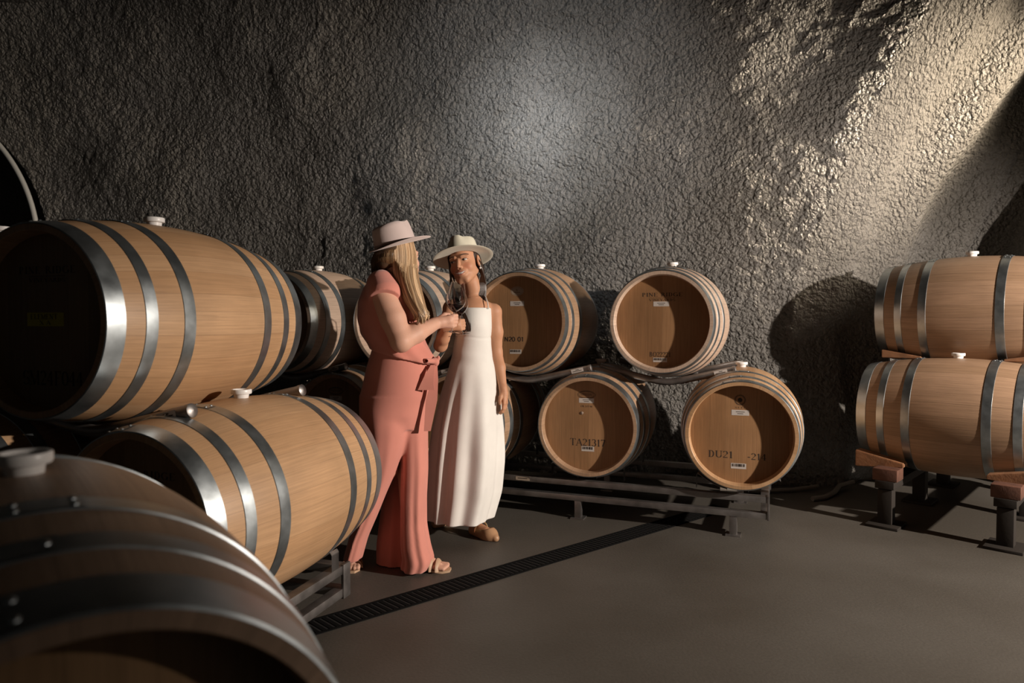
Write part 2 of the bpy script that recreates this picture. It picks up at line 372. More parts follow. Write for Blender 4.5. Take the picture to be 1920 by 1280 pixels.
D3 = barrel('lower tier barrel stencilled TA21317 on its head', .579, 4.441, .304, ZL, 'oak_brown', 'head', hoops_std,
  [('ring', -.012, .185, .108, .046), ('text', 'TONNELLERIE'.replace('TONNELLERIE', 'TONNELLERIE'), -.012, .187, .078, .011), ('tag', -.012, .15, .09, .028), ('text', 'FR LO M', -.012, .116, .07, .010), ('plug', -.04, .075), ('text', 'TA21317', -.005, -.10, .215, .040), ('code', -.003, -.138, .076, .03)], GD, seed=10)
D4 = barrel('lower tier barrel stencilled DU21 -214, at the right end of the rack', 1.391, 4.123, .329, ZL, 'oak', 'head', hoops_narrow,
  [('ring', -.005, .19, .056, .056), ('disc', -.005, .19, .024), ('text', 'S E T I', -.005, .148, .05, .008), ('tag', -.003, .12, .092, .03), ('text', 'DU21', -.105, -.115, .135, .036), ('text', '-214', .085, -.118, .10, .034), ('code', -.01, -.175, .08, .03)], GD, seed=11)
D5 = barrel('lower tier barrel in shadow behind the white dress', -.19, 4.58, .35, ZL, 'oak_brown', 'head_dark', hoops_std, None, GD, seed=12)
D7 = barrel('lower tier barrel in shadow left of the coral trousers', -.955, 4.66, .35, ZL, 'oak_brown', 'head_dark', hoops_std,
  [('ring', -.012, .185, .108, .046), ('text', 'TONNELLERIE', -.012, .187, .078, .011), ('tag', -.012, .14, .09, .028), ('text', 'FR LO M', -.012, .105, .07, .010)], GD, seed=13)
AE = 2.34
GE = 'oak barrels lying sideways at the right edge'
E2 = barrel('lower of the two sideways barrels at the right edge, on wooden chocks', 2.635, 4.02, AE, CAMH-.558, 'oak_brown', 'head', hoops_std, None, GE, seed=14)
E1 = barrel('upper of the two sideways barrels stacked at the right edge', 2.86, 4.25, AE, CAMH+.062, 'oak_brown', 'head', hoops_std, None, GE, seed=15)

# ------------------------------------------------------------------ racks
def frame_of(b): return b.matrix_basis.copy()
def cradle_rack(label, barrel_obj, zc, ts=(-.27, .33), half=.40, group=None, drop=0.0, stickers=(1,)):
    """two V shaped tubes joined by a cross bar, carrying one upper barrel"""
    ang = -barrel_obj.rotation_euler.z
    root = thing('cradle_rack', label, 'rack', (barrel_obj.location.x, barrel_obj.location.y, zc-RB-.045), -ang, group)
    rt = .021
    for t in ts:
        rr = R(t); a = math.radians(13.5)
        zb = RB+.045-(rr+.003+rt)/math.cos(a)
        pts = []
        for i in range(-10, 11):
            x = half*i/10; z = zb+math.sqrt((x*math.tan(a))**2+.012**2)-.010
            pts.append((x, t, z))
        mb = MB(); mb.tube(pts, rt, 14, True)
        ra = mb.build('cradle_tube', M['rack'], root)
        for s in (-1, 1):
            e = Vector(pts[-1] if s > 0 else pts[0]); d = (e-Vector(pts[-2] if s > 0 else pts[1])).normalized()
            mb = MB(); Mx = Matrix.Translation(e) @ d.to_track_quat('Z', 'Y').to_matrix().to_4x4()
            mb.lathe([(rt+.002, -.014), (rt+.002, .001), (rt*.8, .005), (.0001, .007)], 16, Mx); mb.build('end_cap', M['rack'], ra)
        if t == ts[0]:
            for s in stickers:
                p = Vector(pts[10+s*8]); d = Vector((math.cos(a), 0, s*math.sin(a)))
                rot = Matrix.Rotation(-s*a, 3, 'Y')
                mb = MB(); mb.box(p+Vector((0, -rt-.0012, .002)), (.075, .0016, .024), rot); so = mb.build('sticker', M['paper'], ra, smooth=False)
                mb = MB()
                for q, f in ((.005, .02), (-.003, .055)): mb.box(p+Vector((0, -rt-.0024, .002+q)), (f, .0008, .0035), rot)
                mb.build('print', M['ink'], so, smooth=False)
    for x in (-.12, .12):
        mb = MB(); z = zb+abs(x)*math.tan(math.radians(13.5))-.028
        mb.tube([(x, ts[0]-.0, z), (x, ts[1]+.0, z)], .014, 10); mb.build('cross_bar', M['rack'], root)
    return root
GR = 'steel cradle racks between the barrel tiers'
cradle_rack('steel tube cradle rack under the large SM24F044 barrel', BA, ZU, (-.26, .32), .40, GR)
cradle_rack('steel tube cradle rack under the barrel at the far left edge', BN, ZU, (-.26, .32), .33, GR)
cradle_rack('steel tube cradle rack under the grey oak barrel behind the coral jumpsuit', F_, ZU, (-.26, .32), .40, GR)
cradle_rack('steel tube cradle rack behind the women, under the half hidden barrel', D6, ZU, (-.26, .32), .33, GR)
cradle_rack('steel tube cradle rack under the N20 01 barrel', D1, ZU, (-.26, .32), .40, GR)
cradle_rack('steel tube cradle rack under the PINE RIDGE barrel, above the TA21317 barrel', D2, ZU, (-.26, .32), .40, GR)

def base_rack(label, cx, cy, ang, x0, x1, seats, zb, legs, group, yd=.30, front=-.40, back=.34):
    """two tier rectangular steel base rack; local x across barrels, y along them; seats: local x of barrels"""
    root = thing('base_rack', label, 'rack', (cx, cy, 0), -ang, group)
    zt = .215; zl = .125; hw = .034
    for (y, zz) in ((front, zt), (front, zl), (back, zt), (back, zl)):
        MB().box(((x0+x1)/2, y, zz), (x1-x0, .045, hw), None, .003).build('rail', M['rack'], root)
    for x in (x0+.02, x1-.02):
        for zz in (zt, zl):
            MB().box((x, (front+back)/2, zz), (.04, back-front-.045, hw), None, .003).build('side_rail', M['rack'], root)
        for y in (front, back):
            MB().box((x+(.021 if x > (x0+x1)/2 else -.021), y, (zt+zl)/2), (.012, .05, zt-zl+hw+.01), None, .002).build('end_plate', M['rack'], root)
    for x in legs:
        for y in (front, back):
            mb = MB(); mb.box((x, y, (zl-hw/2)/2), (.04, .04, zl-hw/2), None, .002); mb.box((x, y, .004), (.08, .08, .008)); mb.build('leg', M['rack'], root)
    for sx in seats:
        for y in (front+.09, back-.07):
            t = y; rr = R(t)+.004; zc = zb
            # curved strap that cradles the barrel, with a turned down lug at each side
            for s in (-1, 1):
                pts = []
                for q in range(9):
                    a = .18+.50*q/8; pts.append((sx+s*(rr)*math.sin(a), y, zc-rr*math.cos(a)))
                e = pts[-1]
                V = []; F = []
                path = [(pts[0][0], zt+hw/2)]+[(p[0], p[2]) for p in pts]+[(e[0]+s*.012, e[2]+.006), (e[0]+s*.020, e[2]-.004), (e[0]+s*.020, zt+hw/2)]
                th = .004
                for (x, z) in path:
                    for yy in (y-.025, y+.025): V += [(x, yy, z), (x, yy, z-th)]
                for i in range(len(path)-1):
                    a0 = 4*i; b0 = 4*i+4
                    F += [(a0, b0, b0+2, a0+2), (a0+1, a0+3, b0+3, b0+1), (a0, a0+1, b0+1, b0), (a0+2, b0+2, b0+3, a0+3)]
                mb = MB(); mb.add(V, F); mb.build('cradle_lug', M['rack'], root, smooth=False)
    mb = MB(); mb.box((x0+.31*(x1-x0), front-.0235, zt), (.09, .0015, .022)); so = mb.build('sticker', M['paper_old'], root, smooth=False)
    mb = MB(); mb.box((x0+.31*(x1-x0), front-.0248, zt+.002), (.06, .0008, .004)); mb.build('print', M['ink'], so, smooth=False)
    return root
GB = 'low steel racks on the floor'
base_rack('low steel rack under the TA21317 and DU21 -214 barrels', (.579+1.391)/2, (4.441+4.123)/2, .375, -1.46, .60, (-1.20, -.437, .437), ZL, (-1.3, -.47, .42), GB)
base_rack('low steel rack in shadow behind the women, under the leftmost lower wall barrel', -.955, 4.66, .35, -.30, .30, (0,), ZL, (-.22, .22), GB)
base_rack('low steel rack ending beside the coral trouser hem', (-.969-1.70)/2, (2.434+2.66)/2, .30, -.62, .62, (-.385, .385), ZL, (-.4, .3), GB, front=-.3, back=.3)
rc_ = base_rack('low steel rack under the blurred nearest barrel', -.70, .973, -.692, -.26, .26, (0,), CAMH-.575, (-.2, .2), GB, front=-.3, back=.3)

# stands and wooden chocks under the sideways barrels
def eloc(x, t, z=0): return Matrix.Translation((E2.location.x, E2.location.y, 0)) @ Matrix.Rotation(E2.rotation_euler.z, 4, 'Z') @ Vector((x, t, z))
E3 = barrel('rear lower barrel hidden behind the two sideways barrels', *eloc(-.72, 0).xy, AE, CAMH-.558, 'oak_brown', 'head', hoops_std, None, GE, seed=16)
zaxE = CAMH-.558
for t, nm in ((-.27, 'far'), (.30, 'near')):
    p = eloc(0, t); root = thing('barrel_stand', 'black steel and timber stand under the %s end of the sideways barrels' % nm, 'stand', (p.x, p.y, 0), E2.rotation_euler.z, 'stands under the sideways barrels')
    for x in (.38, -.36, -1.0):
        MB().box((x, 0, .008), (.20, .17, .016), None, .002).build('floor_plate', M['black_steel'], root)
        MB().box((x, 0, .115), (.075, .075, .20), None, .003).build('column', M['black_steel'], root)
    MB().box((-.31, 0, .2425), (1.48, .10, .045), None, .003).build('beam', M['black_steel'], root)
    MB().box((.36, 0, .30), (.13, .13, .068), None, .004).build('timber_cap', M['dark_timber'], root)
def chock(label, x, t0, t1, ztop0, ztop1, th0, th1, wd=.085):
    t = (t0+t1)/2; c = eloc(x, t); ln = abs(t1-t0); zb = min(ztop0-th0, ztop1-th1); sg = 1 if t1 > t0 else -1
    V = []
    for xx in (-wd/2, wd/2):
        V += [(xx, -sg*ln/2, ztop0-th0-zb), (xx, -sg*ln/2, ztop0-zb), (xx, sg*ln/2, ztop1-zb), (xx, sg*ln/2, ztop1-th1-zb)]
    F = [(0, 1, 2, 3), (7, 6, 5, 4), (0, 4, 5, 1), (1, 5, 6, 2), (2, 6, 7, 3), (3, 7, 4, 0)]
    bm = bmesh.new(); vv = [bm.verts.new(v) for v in V]; [bm.faces.new([vv[i] for i in f]) for f in F]; bmesh.ops.recalc_face_normals(bm, faces=bm.faces[:])
    bmesh.ops.bevel(bm, geom=bm.edges[:], offset=.004, segments=2, affect='EDGES'); me = bpy.data.meshes.new('wooden_chock'); bm.to_mesh(me); bm.free()
    o = link('wooden_chock', me, M['chock']); o.location = (c.x, c.y, zb); o.rotation_euler = (0, 0, E2.rotation_euler.z)
    return tag(o, label, 'chock', 'redwood chocks steadying the sideways barrels')
def under(x, t): return zaxE-math.sqrt(max(R(t)**2-x*x, 0))
for s_, nm in ((-1, 'far'), (1, 'near')):
    for x, fr_ in ((.265, 'front'), (-.265, 'rear')):
        z0, z1 = under(abs(x)-.045, .44), under(abs(x)-.045, .19)
        chock('redwood chock under the %s end of the lower sideways barrel, on its %s side' % (nm, fr_), x+(.015 if x > 0 else -.015), s_*.46, s_*.20, z0-.006, z1-.006, .10, z1-.006-.335)
    xe1 = -.10; R1 = R(.40)
    zt0 = E1.location.z+RB-math.sqrt(R(.42)**2-.20**2)-.006; zt1 = E1.location.z+RB-math.sqrt(R(.22)**2-.20**2)-.006
    zb_ = zaxE+math.sqrt(R(.22)**2-.07**2)+.004
    chock('redwood chock wedged between the two sideways barrels at their %s end' % nm, xe1, s_*.43, s_*.21, zt0, zt1, zt0-zb_, max(zt1-zb_, .012))
# ------------------------------------------------------------------ setting: floor, drain, cave wall
def vnoise(x, y, seed):
    xi = np.floor(x).astype(np.int64); yi = np.floor(y).astype(np.int64); xf = x-xi; yf = y-yi
    def h(a, b):
        n = (a*374761393+b*668265263+seed*982451653) & 0xffffffff; n = ((n ^ (n >> 13))*1274126177) & 0xffffffff
        return ((n ^ (n >> 16)) & 0xffff)/65535.0
    u = xf*xf*(3-2*xf); v = yf*yf*(3-2*yf)
    return (h(xi, yi)*(1-u)+h(xi+1, yi)*u)*(1-v)+(h(xi, yi+1)*(1-u)+h(xi+1, yi+1)*u)*v
def grid_mesh(name, P3, smooth=True):
    ny, nx = P3.shape[:2]; me = bpy.data.meshes.new(name)
    idx = np.arange(ny*nx).reshape(ny, nx)
    q = np.stack([idx[:-1, :-1], idx[:-1, 1:], idx[1:, 1:], idx[1:, :-1]], -1).reshape(-1, 4)
    me.vertices.add(ny*nx); me.vertices.foreach_set('co', P3.reshape(-1).astype('f'))
    me.loops.add(q.size); me.loops.foreach_set('vertex_index', q.ravel().astype('i'))
    me.polygons.add(len(q)); me.polygons.foreach_set('loop_start', np.arange(0, q.size, 4).astype('i'))
    me.update(calc_edges=True); me.validate()
    if smooth: me.polygons.foreach_set('use_smooth', [True]*len(q))
    return me
def shotcrete():
    m, nt, b, N, Lk = mat('shotcrete')
    tc = N('ShaderNodeTexCoord')
    n = N('ShaderNodeTexNoise'); n.inputs['Scale'].default_value = 1.3; n.inputs['Detail'].default_value = 5; Lk(tc.outputs['Object'], n.inputs['Vector'])
    cr = N('ShaderNodeValToRGB'); cr.color_ramp.elements[0].position = .32; cr.color_ramp.elements[1].position = .68
    cr.color_ramp.elements[0].color = (.105, .097, .084, 1); cr.color_ramp.elements[1].color = (.165, .155, .142, 1); Lk(n.outputs['Fac'], cr.inputs[0])
    n3 = N('ShaderNodeTexNoise'); n3.inputs['Scale'].default_value = 60; n3.inputs['Detail'].default_value = 3; Lk(tc.outputs['Object'], n3.inputs['Vector'])
    mr = N('ShaderNodeMapRange'); mr.inputs[3].default_value = .7; mr.inputs[4].default_value = 1.3; Lk(n3.outputs['Fac'], mr.inputs[0])
    h = N('ShaderNodeHueSaturation'); Lk(cr.outputs[0], h.inputs['Color']); Lk(mr.outputs[0], h.inputs['Value']); Lk(h.outputs[0], b.inputs['Base Color'])
    b.inputs['Roughness'].default_value = .31; b.inputs['Specular IOR Level'].default_value = .7
    # sprayed aggregate: rounded lumps with pits between them
    wz = N('ShaderNodeTexNoise'); wz.inputs['Scale'].default_value = 18; wz.inputs['Detail'].default_value = 2; Lk(tc.outputs['Object'], wz.inputs['Vector'])
    wm = N('ShaderNodeMix'); wm.data_type = 'RGBA'; wm.blend_type = 'LINEAR_LIGHT'; wm.inputs[0].default_value = .02; Lk(tc.outputs['Object'], wm.inputs[6]); Lk(wz.outputs['Color'], wm.inputs[7])
    hs = None
    for sc_, am in ((31, 1.0), (58, .5)):
        v = N('ShaderNodeTexVoronoi'); v.feature = 'F1'; v.inputs['Scale'].default_value = sc_; Lk(wm.outputs[2], v.inputs['Vector'])
        mm = N('ShaderNodeMath'); mm.operation = 'MULTIPLY'; mm.inputs[1].default_value = -am; Lk(v.outputs['Distance'], mm.inputs[0])
        if hs is None: hs = mm
        else:
            ad = N('ShaderNodeMath'); ad.operation = 'ADD'; Lk(hs.outputs[0], ad.inputs[0]); Lk(mm.outputs[0], ad.inputs[1]); hs = ad
    n2 = N('ShaderNodeTexNoise'); n2.inputs['Scale'].default_value = 70; n2.inputs['Detail'].default_value = 5; n2.inputs['Roughness'].default_value = .6; Lk(tc.outputs['Object'], n2.inputs['Vector'])
    m4 = N('ShaderNodeMath'); m4.operation = 'MULTIPLY'; m4.inputs[1].default_value = .7; Lk(n2.outputs['Fac'], m4.inputs[0])
    ad = N('ShaderNodeMath'); ad.operation = 'ADD'; Lk(hs.outputs[0], ad.inputs[0]); Lk(m4.outputs[0], ad.inputs[1])
    bp = N('ShaderNodeBump'); bp.inputs['Strength'].default_value = 1; bp.inputs['Distance'].default_value = .022
    Lk(ad.outputs[0], bp.inputs['Height']); Lk(bp.outputs['Normal'], b.inputs['Normal']); return m
M['wall'] = shotcrete()
# plan of the wall: a long face behind the racks, a rounded corner, a lit flank and a turn back towards the camera
plan = np.array([(-7.4, 6.35), (-6, 6.35), (-4, 6.25), (-2, 5.95), (0, 5.42), (1.2, 5.12), (1.8, 4.93), (2.02, 4.86), (2.4, 4.93), (3.0, 5.22), (3.42, 5.42), (3.58, 5.1), (3.72, 4.75), (4.2, 4.6), (5.5, 4.3), (8.5, 4.0)])
seg = np.r_[0, np.cumsum(np.hypot(*np.diff(plan, axis=0).T))]
S = np.arange(0, seg[-1], .0092); px_ = np.interp(S, seg, plan[:, 0]); py_ = np.interp(S, seg, plan[:, 1])
ker = np.hanning(21); ker /= ker.sum()
px_ = np.convolve(np.pad(px_, 10, 'edge'), ker, 'valid'); py_ = np.convolve(np.pad(py_, 10, 'edge'), ker, 'valid')
Zv = np.arange(-.05, 4.0, .0092)
SS, ZZ = np.meshgrid(S, Zv); PX = np.broadcast_to(px_, SS.shape).copy(); PY = np.broadcast_to(py_, SS.shape).copy()
tx = np.gradient(px_, S); ty = np.gradient(py_, S); nx_, ny_ = ty, -tx
wgt = 1/(1+np.exp(-(PX-1.2)*2.2))
lean = .95*np.clip((ZZ-1.2)/2.15, 0, 2)**1.5*wgt
PX += lean; PY -= .05*np.clip(ZZ-.8, 0, 9)**2
# ribs of sprayed concrete sweeping up the right flank
rib = .09*np.sin((SS-seg[7])*9+1.2*np.sin(ZZ*1.1))*np.clip((PX-lean-2.3)*2, 0, 1)
big = (vnoise(SS*.9, ZZ*.9, 1)-.5)*.16+(vnoise(SS*2.3, ZZ*2.3, 2)-.5)*.06
rough_amt = .55+.45/(1+np.exp((PX-lean-2.3)*4))
vn = 1-np.abs(vnoise(SS*17+.6*vnoise(SS*9, ZZ*9, 8), ZZ*17, 3)*2-1)
b1 = (vnoise(SS*9, ZZ*9, 4)-.5)*.014+(vnoise(SS*23+3*vnoise(SS*5,ZZ*5,21), ZZ*23, 5)-.4)*.014
disp = rib+big+b1*rough_amt
# dark arched opening at the far left
ax, az, ar = -5.64, 1.85, 1.42
ins = ((np.hypot(PX-ax, ZZ-az) < ar) & (ZZ >= az)) | ((np.abs(PX-ax) < ar) & (ZZ < az))
disp = np.where(ins, -2.0, disp)
P3 = np.stack([PX+nx_*disp, PY+ny_*disp, ZZ], -1)
wo = struct(link('wall_back', grid_mesh('wall_back', P3), M['wall']))
# ceiling vault
u = np.linspace(0, 1, 60); A_, B_ = np.meshgrid(np.linspace(-8.5, 9, 90), u)
yb = np.interp(A_, plan[:, 0], plan[:, 1])
CY = (yb-.05*3.1**2)*(1-B_)+(-5)*B_; CZ = 3.9+1.1*np.sin(B_*PI)+(vnoise(A_*1.5, B_*9, 9)-.5)*.15
struct(link('ceiling', grid_mesh('ceiling', np.stack([A_, CY, CZ], -1)), M['wall']))
def floor_mat():
    m, nt, b, N, Lk = mat('sealed_concrete'); tc = N('ShaderNodeTexCoord')
    n = N('ShaderNodeTexNoise'); n.inputs['Scale'].default_value = .9; n.inputs['Detail'].default_value = 4; Lk(tc.outputs['Object'], n.inputs['Vector'])
    cr = N('ShaderNodeValToRGB'); cr.color_ramp.elements[0].position = .35; cr.color_ramp.elements[1].position = .65
    cr.color_ramp.elements[0].color = (.058, .050, .040, 1); cr.color_ramp.elements[1].color = (.094, .085, .073, 1); Lk(n.outputs['Fac'], cr.inputs[0])
    n2 = N('ShaderNodeTexNoise'); n2.inputs['Scale'].default_value = 90; n2.inputs['Detail'].default_value = 6; Lk(tc.outputs['Object'], n2.inputs['Vector'])
    mr = N('ShaderNodeMapRange'); mr.inputs[3].default_value = .75; mr.inputs[4].default_value = 1.25; Lk(n2.outputs['Fac'], mr.inputs[0])
    h = N('ShaderNodeHueSaturation'); Lk(cr.outputs[0], h.inputs['Color']); Lk(mr.outputs[0], h.inputs['Value']); Lk(h.outputs[0], b.inputs['Base Color'])
    b.inputs['Roughness'].default_value = .55
    bp = N('ShaderNodeBump'); bp.inputs['Strength'].default_value = .25; bp.inputs['Distance'].default_value = .003
    Lk(n2.outputs['Fac'], bp.inputs['Height']); Lk(bp.outputs['Normal'], b.inputs['Normal']); return m
M['floor'] = floor_mat()
struct(link('floor', mesh('floor', [(-9, -5, 0), (9, -5, 0), (9, 8.6, 0), (-9, 8.6, 0)], [(0, 1, 2, 3)], False), M['floor']))
# drain grate
M['void'] = simple('drain_channel', (.008, .007, .006), .9); M['grate'] = simple('black_cast_grate', (.004, .004, .004), .95, 0, .3, 60, spec=.1)
d0, d1 = Vector((-1.45, 2.05, 0)), Vector((1.35, 4.33, 0)); dl = (d1-d0).length; dm = (d0+d1)/2
dr = thing('floor_drain', 'long black slotted drain grate crossing the concrete floor', 'drain', (dm.x, dm.y, 0), math.atan2(d1.y-d0.y, d1.x-d0.x))
mb = MB()
for s in (-1, 1): mb.box((0, s*.062, .002), (dl, .012, .004))
mb.build('frame', M['grate'], dr, smooth=False)
mb = MB(); k = -dl/2
while k < dl/2: mb.box((k, 0, .0015), (.016, .116, .003), Matrix.Rotation(.12, 3, 'Z')); k += .028
mb.build('grate', M['grate'], dr, smooth=False)
MB().box((0, 0, .0006), (dl, .12, .0008)).build('channel', M['void'], dr, smooth=False)
# steel rib around the opening on the left
pts = []
for i in range(40):
    a = math.radians(-5+100*i/39); pts.append((ax+ar*math.cos(a)-.02, 6.12, az+ar*math.sin(a)))
pts = [(ax+ar-.02, 6.12, .03)]+pts
M['pipe'] = simple('grey_pipe', (.42, .42, .40), .45)
MB()
o = MB().tube(pts, .022, 10).build('conduit_pipe', M['pipe']); tag(o, 'thin grey pipe arching round the dark opening at the far left', 'pipe')
# hoses on the floor by the wall
M['hose'] = simple('grey_hose', (.16, .14, .12), .5)
o = MB().tube([(1.45, 4.72, .02), (1.7, 4.66, .02), (1.95, 4.70, .02), (2.15, 4.76, .03)], .014, 8).build('floor_pipe', M['hose']); tag(o, 'thin grey pipe lying along the foot of the wall', 'pipe')
o = MB().tube([(1.98, 4.46, .018), (2.08, 4.50, .018), (2.2, 4.62, .02), (2.28, 4.72, .04), (2.40, 4.76, .06)], .017, 8).build('hose', M['hose']); tag(o, 'short dark hose lying on the floor beside the sideways barrels', 'hose')

#@@PEOPLE@@
# ------------------------------------------------------------------ people: signed distance fields meshed into one surface
def gpt(px, py, z=0.0):
    a = math.atan((py-640)/FPX)+PITCH; Y0 = (CAMH-z)/math.tan(a); d = Y0*math.cos(PITCH)-(z-CAMH)*math.sin(PITCH)
    return Vector(((px-960)*d/FPX, Y0, z))
class SDF:
    def __init__(s, lo, hi, h):
        s.h = h; s.lo = np.array(lo, float); n = np.ceil((np.array(hi)-s.lo)/h).astype(int)+1; s.n = n
        s.ax = [s.lo[i]+h*np.arange(n[i]) for i in range(3)]; s.F = np.full(n, .5, 'f')
    def sub(s, lo, hi):
        a = np.clip(((np.array(lo)-s.lo)/s.h).astype(int)-1, 0, s.n-1); b = np.clip(((np.array(hi)-s.lo)/s.h).astype(int)+3, 1, s.n)
        sl = tuple(slice(int(i), int(j)) for i, j in zip(a, b))
        X, Y, Z = np.meshgrid(*[s.ax[i][sl[i]].astype('f') for i in range(3)], indexing='ij')
        return sl, X, Y, Z
    def comb(s, sl, d, k, sub=False):
        A = s.F[sl]
        if sub:
            hh = np.clip(.5-.5*(A+d)/max(k, 1e-5), 0, 1); s.F[sl] = A*(1-hh)-d*hh+k*hh*(1-hh)
        else:
            hh = np.clip(.5+.5*(A-d)/max(k, 1e-5), 0, 1); s.F[sl] = A*(1-hh)+d*hh-k*hh*(1-hh)
    def cone(s, a, b, ra, rb, k=.01, sub=False):
        a = np.array(a, float); b = np.array(b, float); m = max(ra, rb)+k+.012
        sl, X, Y, Z = s.sub(np.minimum(a, b)-m, np.maximum(a, b)+m)
        ab = b-a; l2 = ab.dot(ab)+1e-12; t = np.clip(((X-a[0])*ab[0]+(Y-a[1])*ab[1]+(Z-a[2])*ab[2])/l2, 0, 1)
        d = np.sqrt((X-a[0]-t*ab[0])**2+(Y-a[1]-t*ab[1])**2+(Z-a[2]-t*ab[2])**2)-(ra+(rb-ra)*t); s.comb(sl, d, k, sub)
    def chain(s, pts, rs, k=.01):
        for i in range(len(pts)-1): s.cone(pts[i], pts[i+1], rs[i], rs[i+1], k)
    def ell(s, c, r, fr=None, k=.01, sub=False):
        c = np.array(c, float); r = np.array(r, float); m = r.max()+k+.012; sl, X, Y, Z = s.sub(c-m, c+m)
        X, Y, Z = X-c[0], Y-c[1], Z-c[2]
        if fr is not None: X, Y, Z = [X*v[0]+Y*v[1]+Z*v[2] for v in fr]
        k0 = np.sqrt((X/r[0])**2+(Y/r[1])**2+(Z/r[2])**2); k1 = np.sqrt((X/r[0]**2)**2+(Y/r[1]**2)**2+(Z/r[2]**2)**2)+1e-6
        s.comb(sl, k0*(k0-1)/k1, k, sub)
    def loft(s, rows, k=.01, fold=None):
        """rows: (z, cx, cy, rx, ry); fold(theta, z) -> relative radius"""
        rows = sorted(rows); A = np.array(rows, float); z0, z1 = A[0, 0], A[-1, 0]; m = .05+A[:, 3:5].max()
        sl, X, Y, Z = s.sub((A[:, 1].min()-m, A[:, 2].min()-m, z0-.03), (A[:, 1].max()+m, A[:, 2].max()+m, z1+.03))
        zz = s.ax[2][sl[2]]; zf = np.linspace(z0, z1, 200)
        def sm(c):
            v = np.interp(zf, A[:, 0], A[:, c]); kk = np.hanning(21); kk /= kk.sum()
            v = np.convolve(np.pad(v, 10, 'reflect', reflect_type='odd'), kk, 'valid'); return np.interp(zz, zf, v).astype('f')[None, None, :]
        cx, cy, rx, ry = sm(1), sm(2), sm(3), sm(4)
        q = np.sqrt(((X-cx)/rx)**2+((Y-cy)/ry)**2)
        if fold is not None: q = q/(1+fold(np.arctan2((Y-cy)/ry, (X-cx)/rx), Z))
        d = (q-1)*np.minimum(rx, ry); d = np.maximum(d, np.maximum(z0-Z, Z-z1)); s.comb(sl, d, k)
    def cut(s, n, p, lo, hi):
        """remove the half space in front of plane (p, n) inside a box"""
        sl, X, Y, Z = s.sub(lo, hi); d = (X-p[0])*n[0]+(Y-p[1])*n[1]+(Z-p[2])*n[2]; s.F[sl] = np.maximum(s.F[sl], d)
    def mesh(s, off=(0, 0, 0), smooth_it=1):
        F = s.F; h = s.h; n = s.n
        ins = F < 0
        c = np.zeros(n-1, int)
        for i in (0, 1):
            for j in (0, 1):
                for k in (0, 1): c += ins[i:n[0]-1+i, j:n[1]-1+j, k:n[2]-1+k]
        act = (c > 0) & (c < 8); I = np.argwhere(act); idx = np.full(act.shape, -1); idx[act] = np.arange(len(I))
        acc = np.zeros((len(I), 3)); cnt = np.zeros(len(I))
        cor = [(0,0,0),(1,0,0),(0,1,0),(1,1,0),(0,0,1),(1,0,1),(0,1,1),(1,1,1)]
        vals = [F[I[:,0]+a, I[:,1]+b, I[:,2]+d] for a, b, d in cor]
        for a in range(8):
            for b in range(a+1, 8):
                dd = [abs(cor[a][q]-cor[b][q]) for q in range(3)]
                if sum(dd) != 1: continue
                va, vb = vals[a], vals[b]; m = (va < 0) != (vb < 0); t = np.where(m, va/(va-vb+1e-12), 0)[:, None]
                p = np.array(cor[a])+t*(np.array(cor[b])-np.array(cor[a])); acc += p*m[:, None]; cnt += m
        V = s.lo+h*(I+acc/cnt[:, None]); Q = []
        for axis in range(3):
            sh = [slice(None)]*3; sh2 = [slice(None)]*3; sh[axis] = slice(0, -1); sh2[axis] = slice(1, None)
            e = ins[tuple(sh)] != ins[tuple(sh2)]
            u, v = [(1, 2), (2, 0), (0, 1)][axis]
            E = np.argwhere(e); E = E[(E[:, u] > 0) & (E[:, v] > 0) & (E[:, u] < n[u]-1) & (E[:, v] < n[v]-1)]
            def at_(du, dv):
                q = E.copy(); q[:, u] += du; q[:, v] += dv; return idx[q[:, 0], q[:, 1], q[:, 2]]
            qd = np.stack([at_(-1, -1), at_(0, -1), at_(0, 0), at_(-1, 0)], 1)
            fl = ins[E[:, 0], E[:, 1], E[:, 2]]
            qd[~fl] = qd[~fl][:, ::-1]; Q.append(qd)
        Q = np.concatenate(Q); Q = Q[(Q >= 0).all(1)]
        for _ in range(smooth_it):
            a2 = np.zeros_like(V); c2 = np.zeros(len(V))
            for i in range(4):
                for j in ((i+1) % 4, (i+3) % 4):
                    np.add.at(a2, Q[:, i], V[Q[:, j]]); np.add.at(c2, Q[:, i], 1)
            V = .5*V+.5*a2/np.maximum(c2, 1)[:, None]
        return V, Q
def sdf_object(name, V, Q, mat_, parent, col=None):
    me = bpy.data.meshes.new(name); me.vertices.add(len(V)); o3 = np.array(parent.location) if parent is not None and parent.parent is None else np.zeros(3)
    me.vertices.foreach_set('co', (V-o3).astype('f').ravel()); me.loops.add(Q.size); me.loops.foreach_set('vertex_index', Q.ravel().astype('i'))
    me.polygons.add(len(Q)); me.polygons.foreach_set('loop_start', np.arange(0, Q.size, 4).astype('i')); me.update(calc_edges=True)
    me.polygons.foreach_set('use_smooth', [True]*len(Q))
    if col is not None:
        a = me.color_attributes.new('col', 'FLOAT_COLOR', 'POINT'); a.data.foreach_set('color', np.c_[col, np.ones(len(V))].astype('f').ravel())
    return link(name, me, mat_, parent)
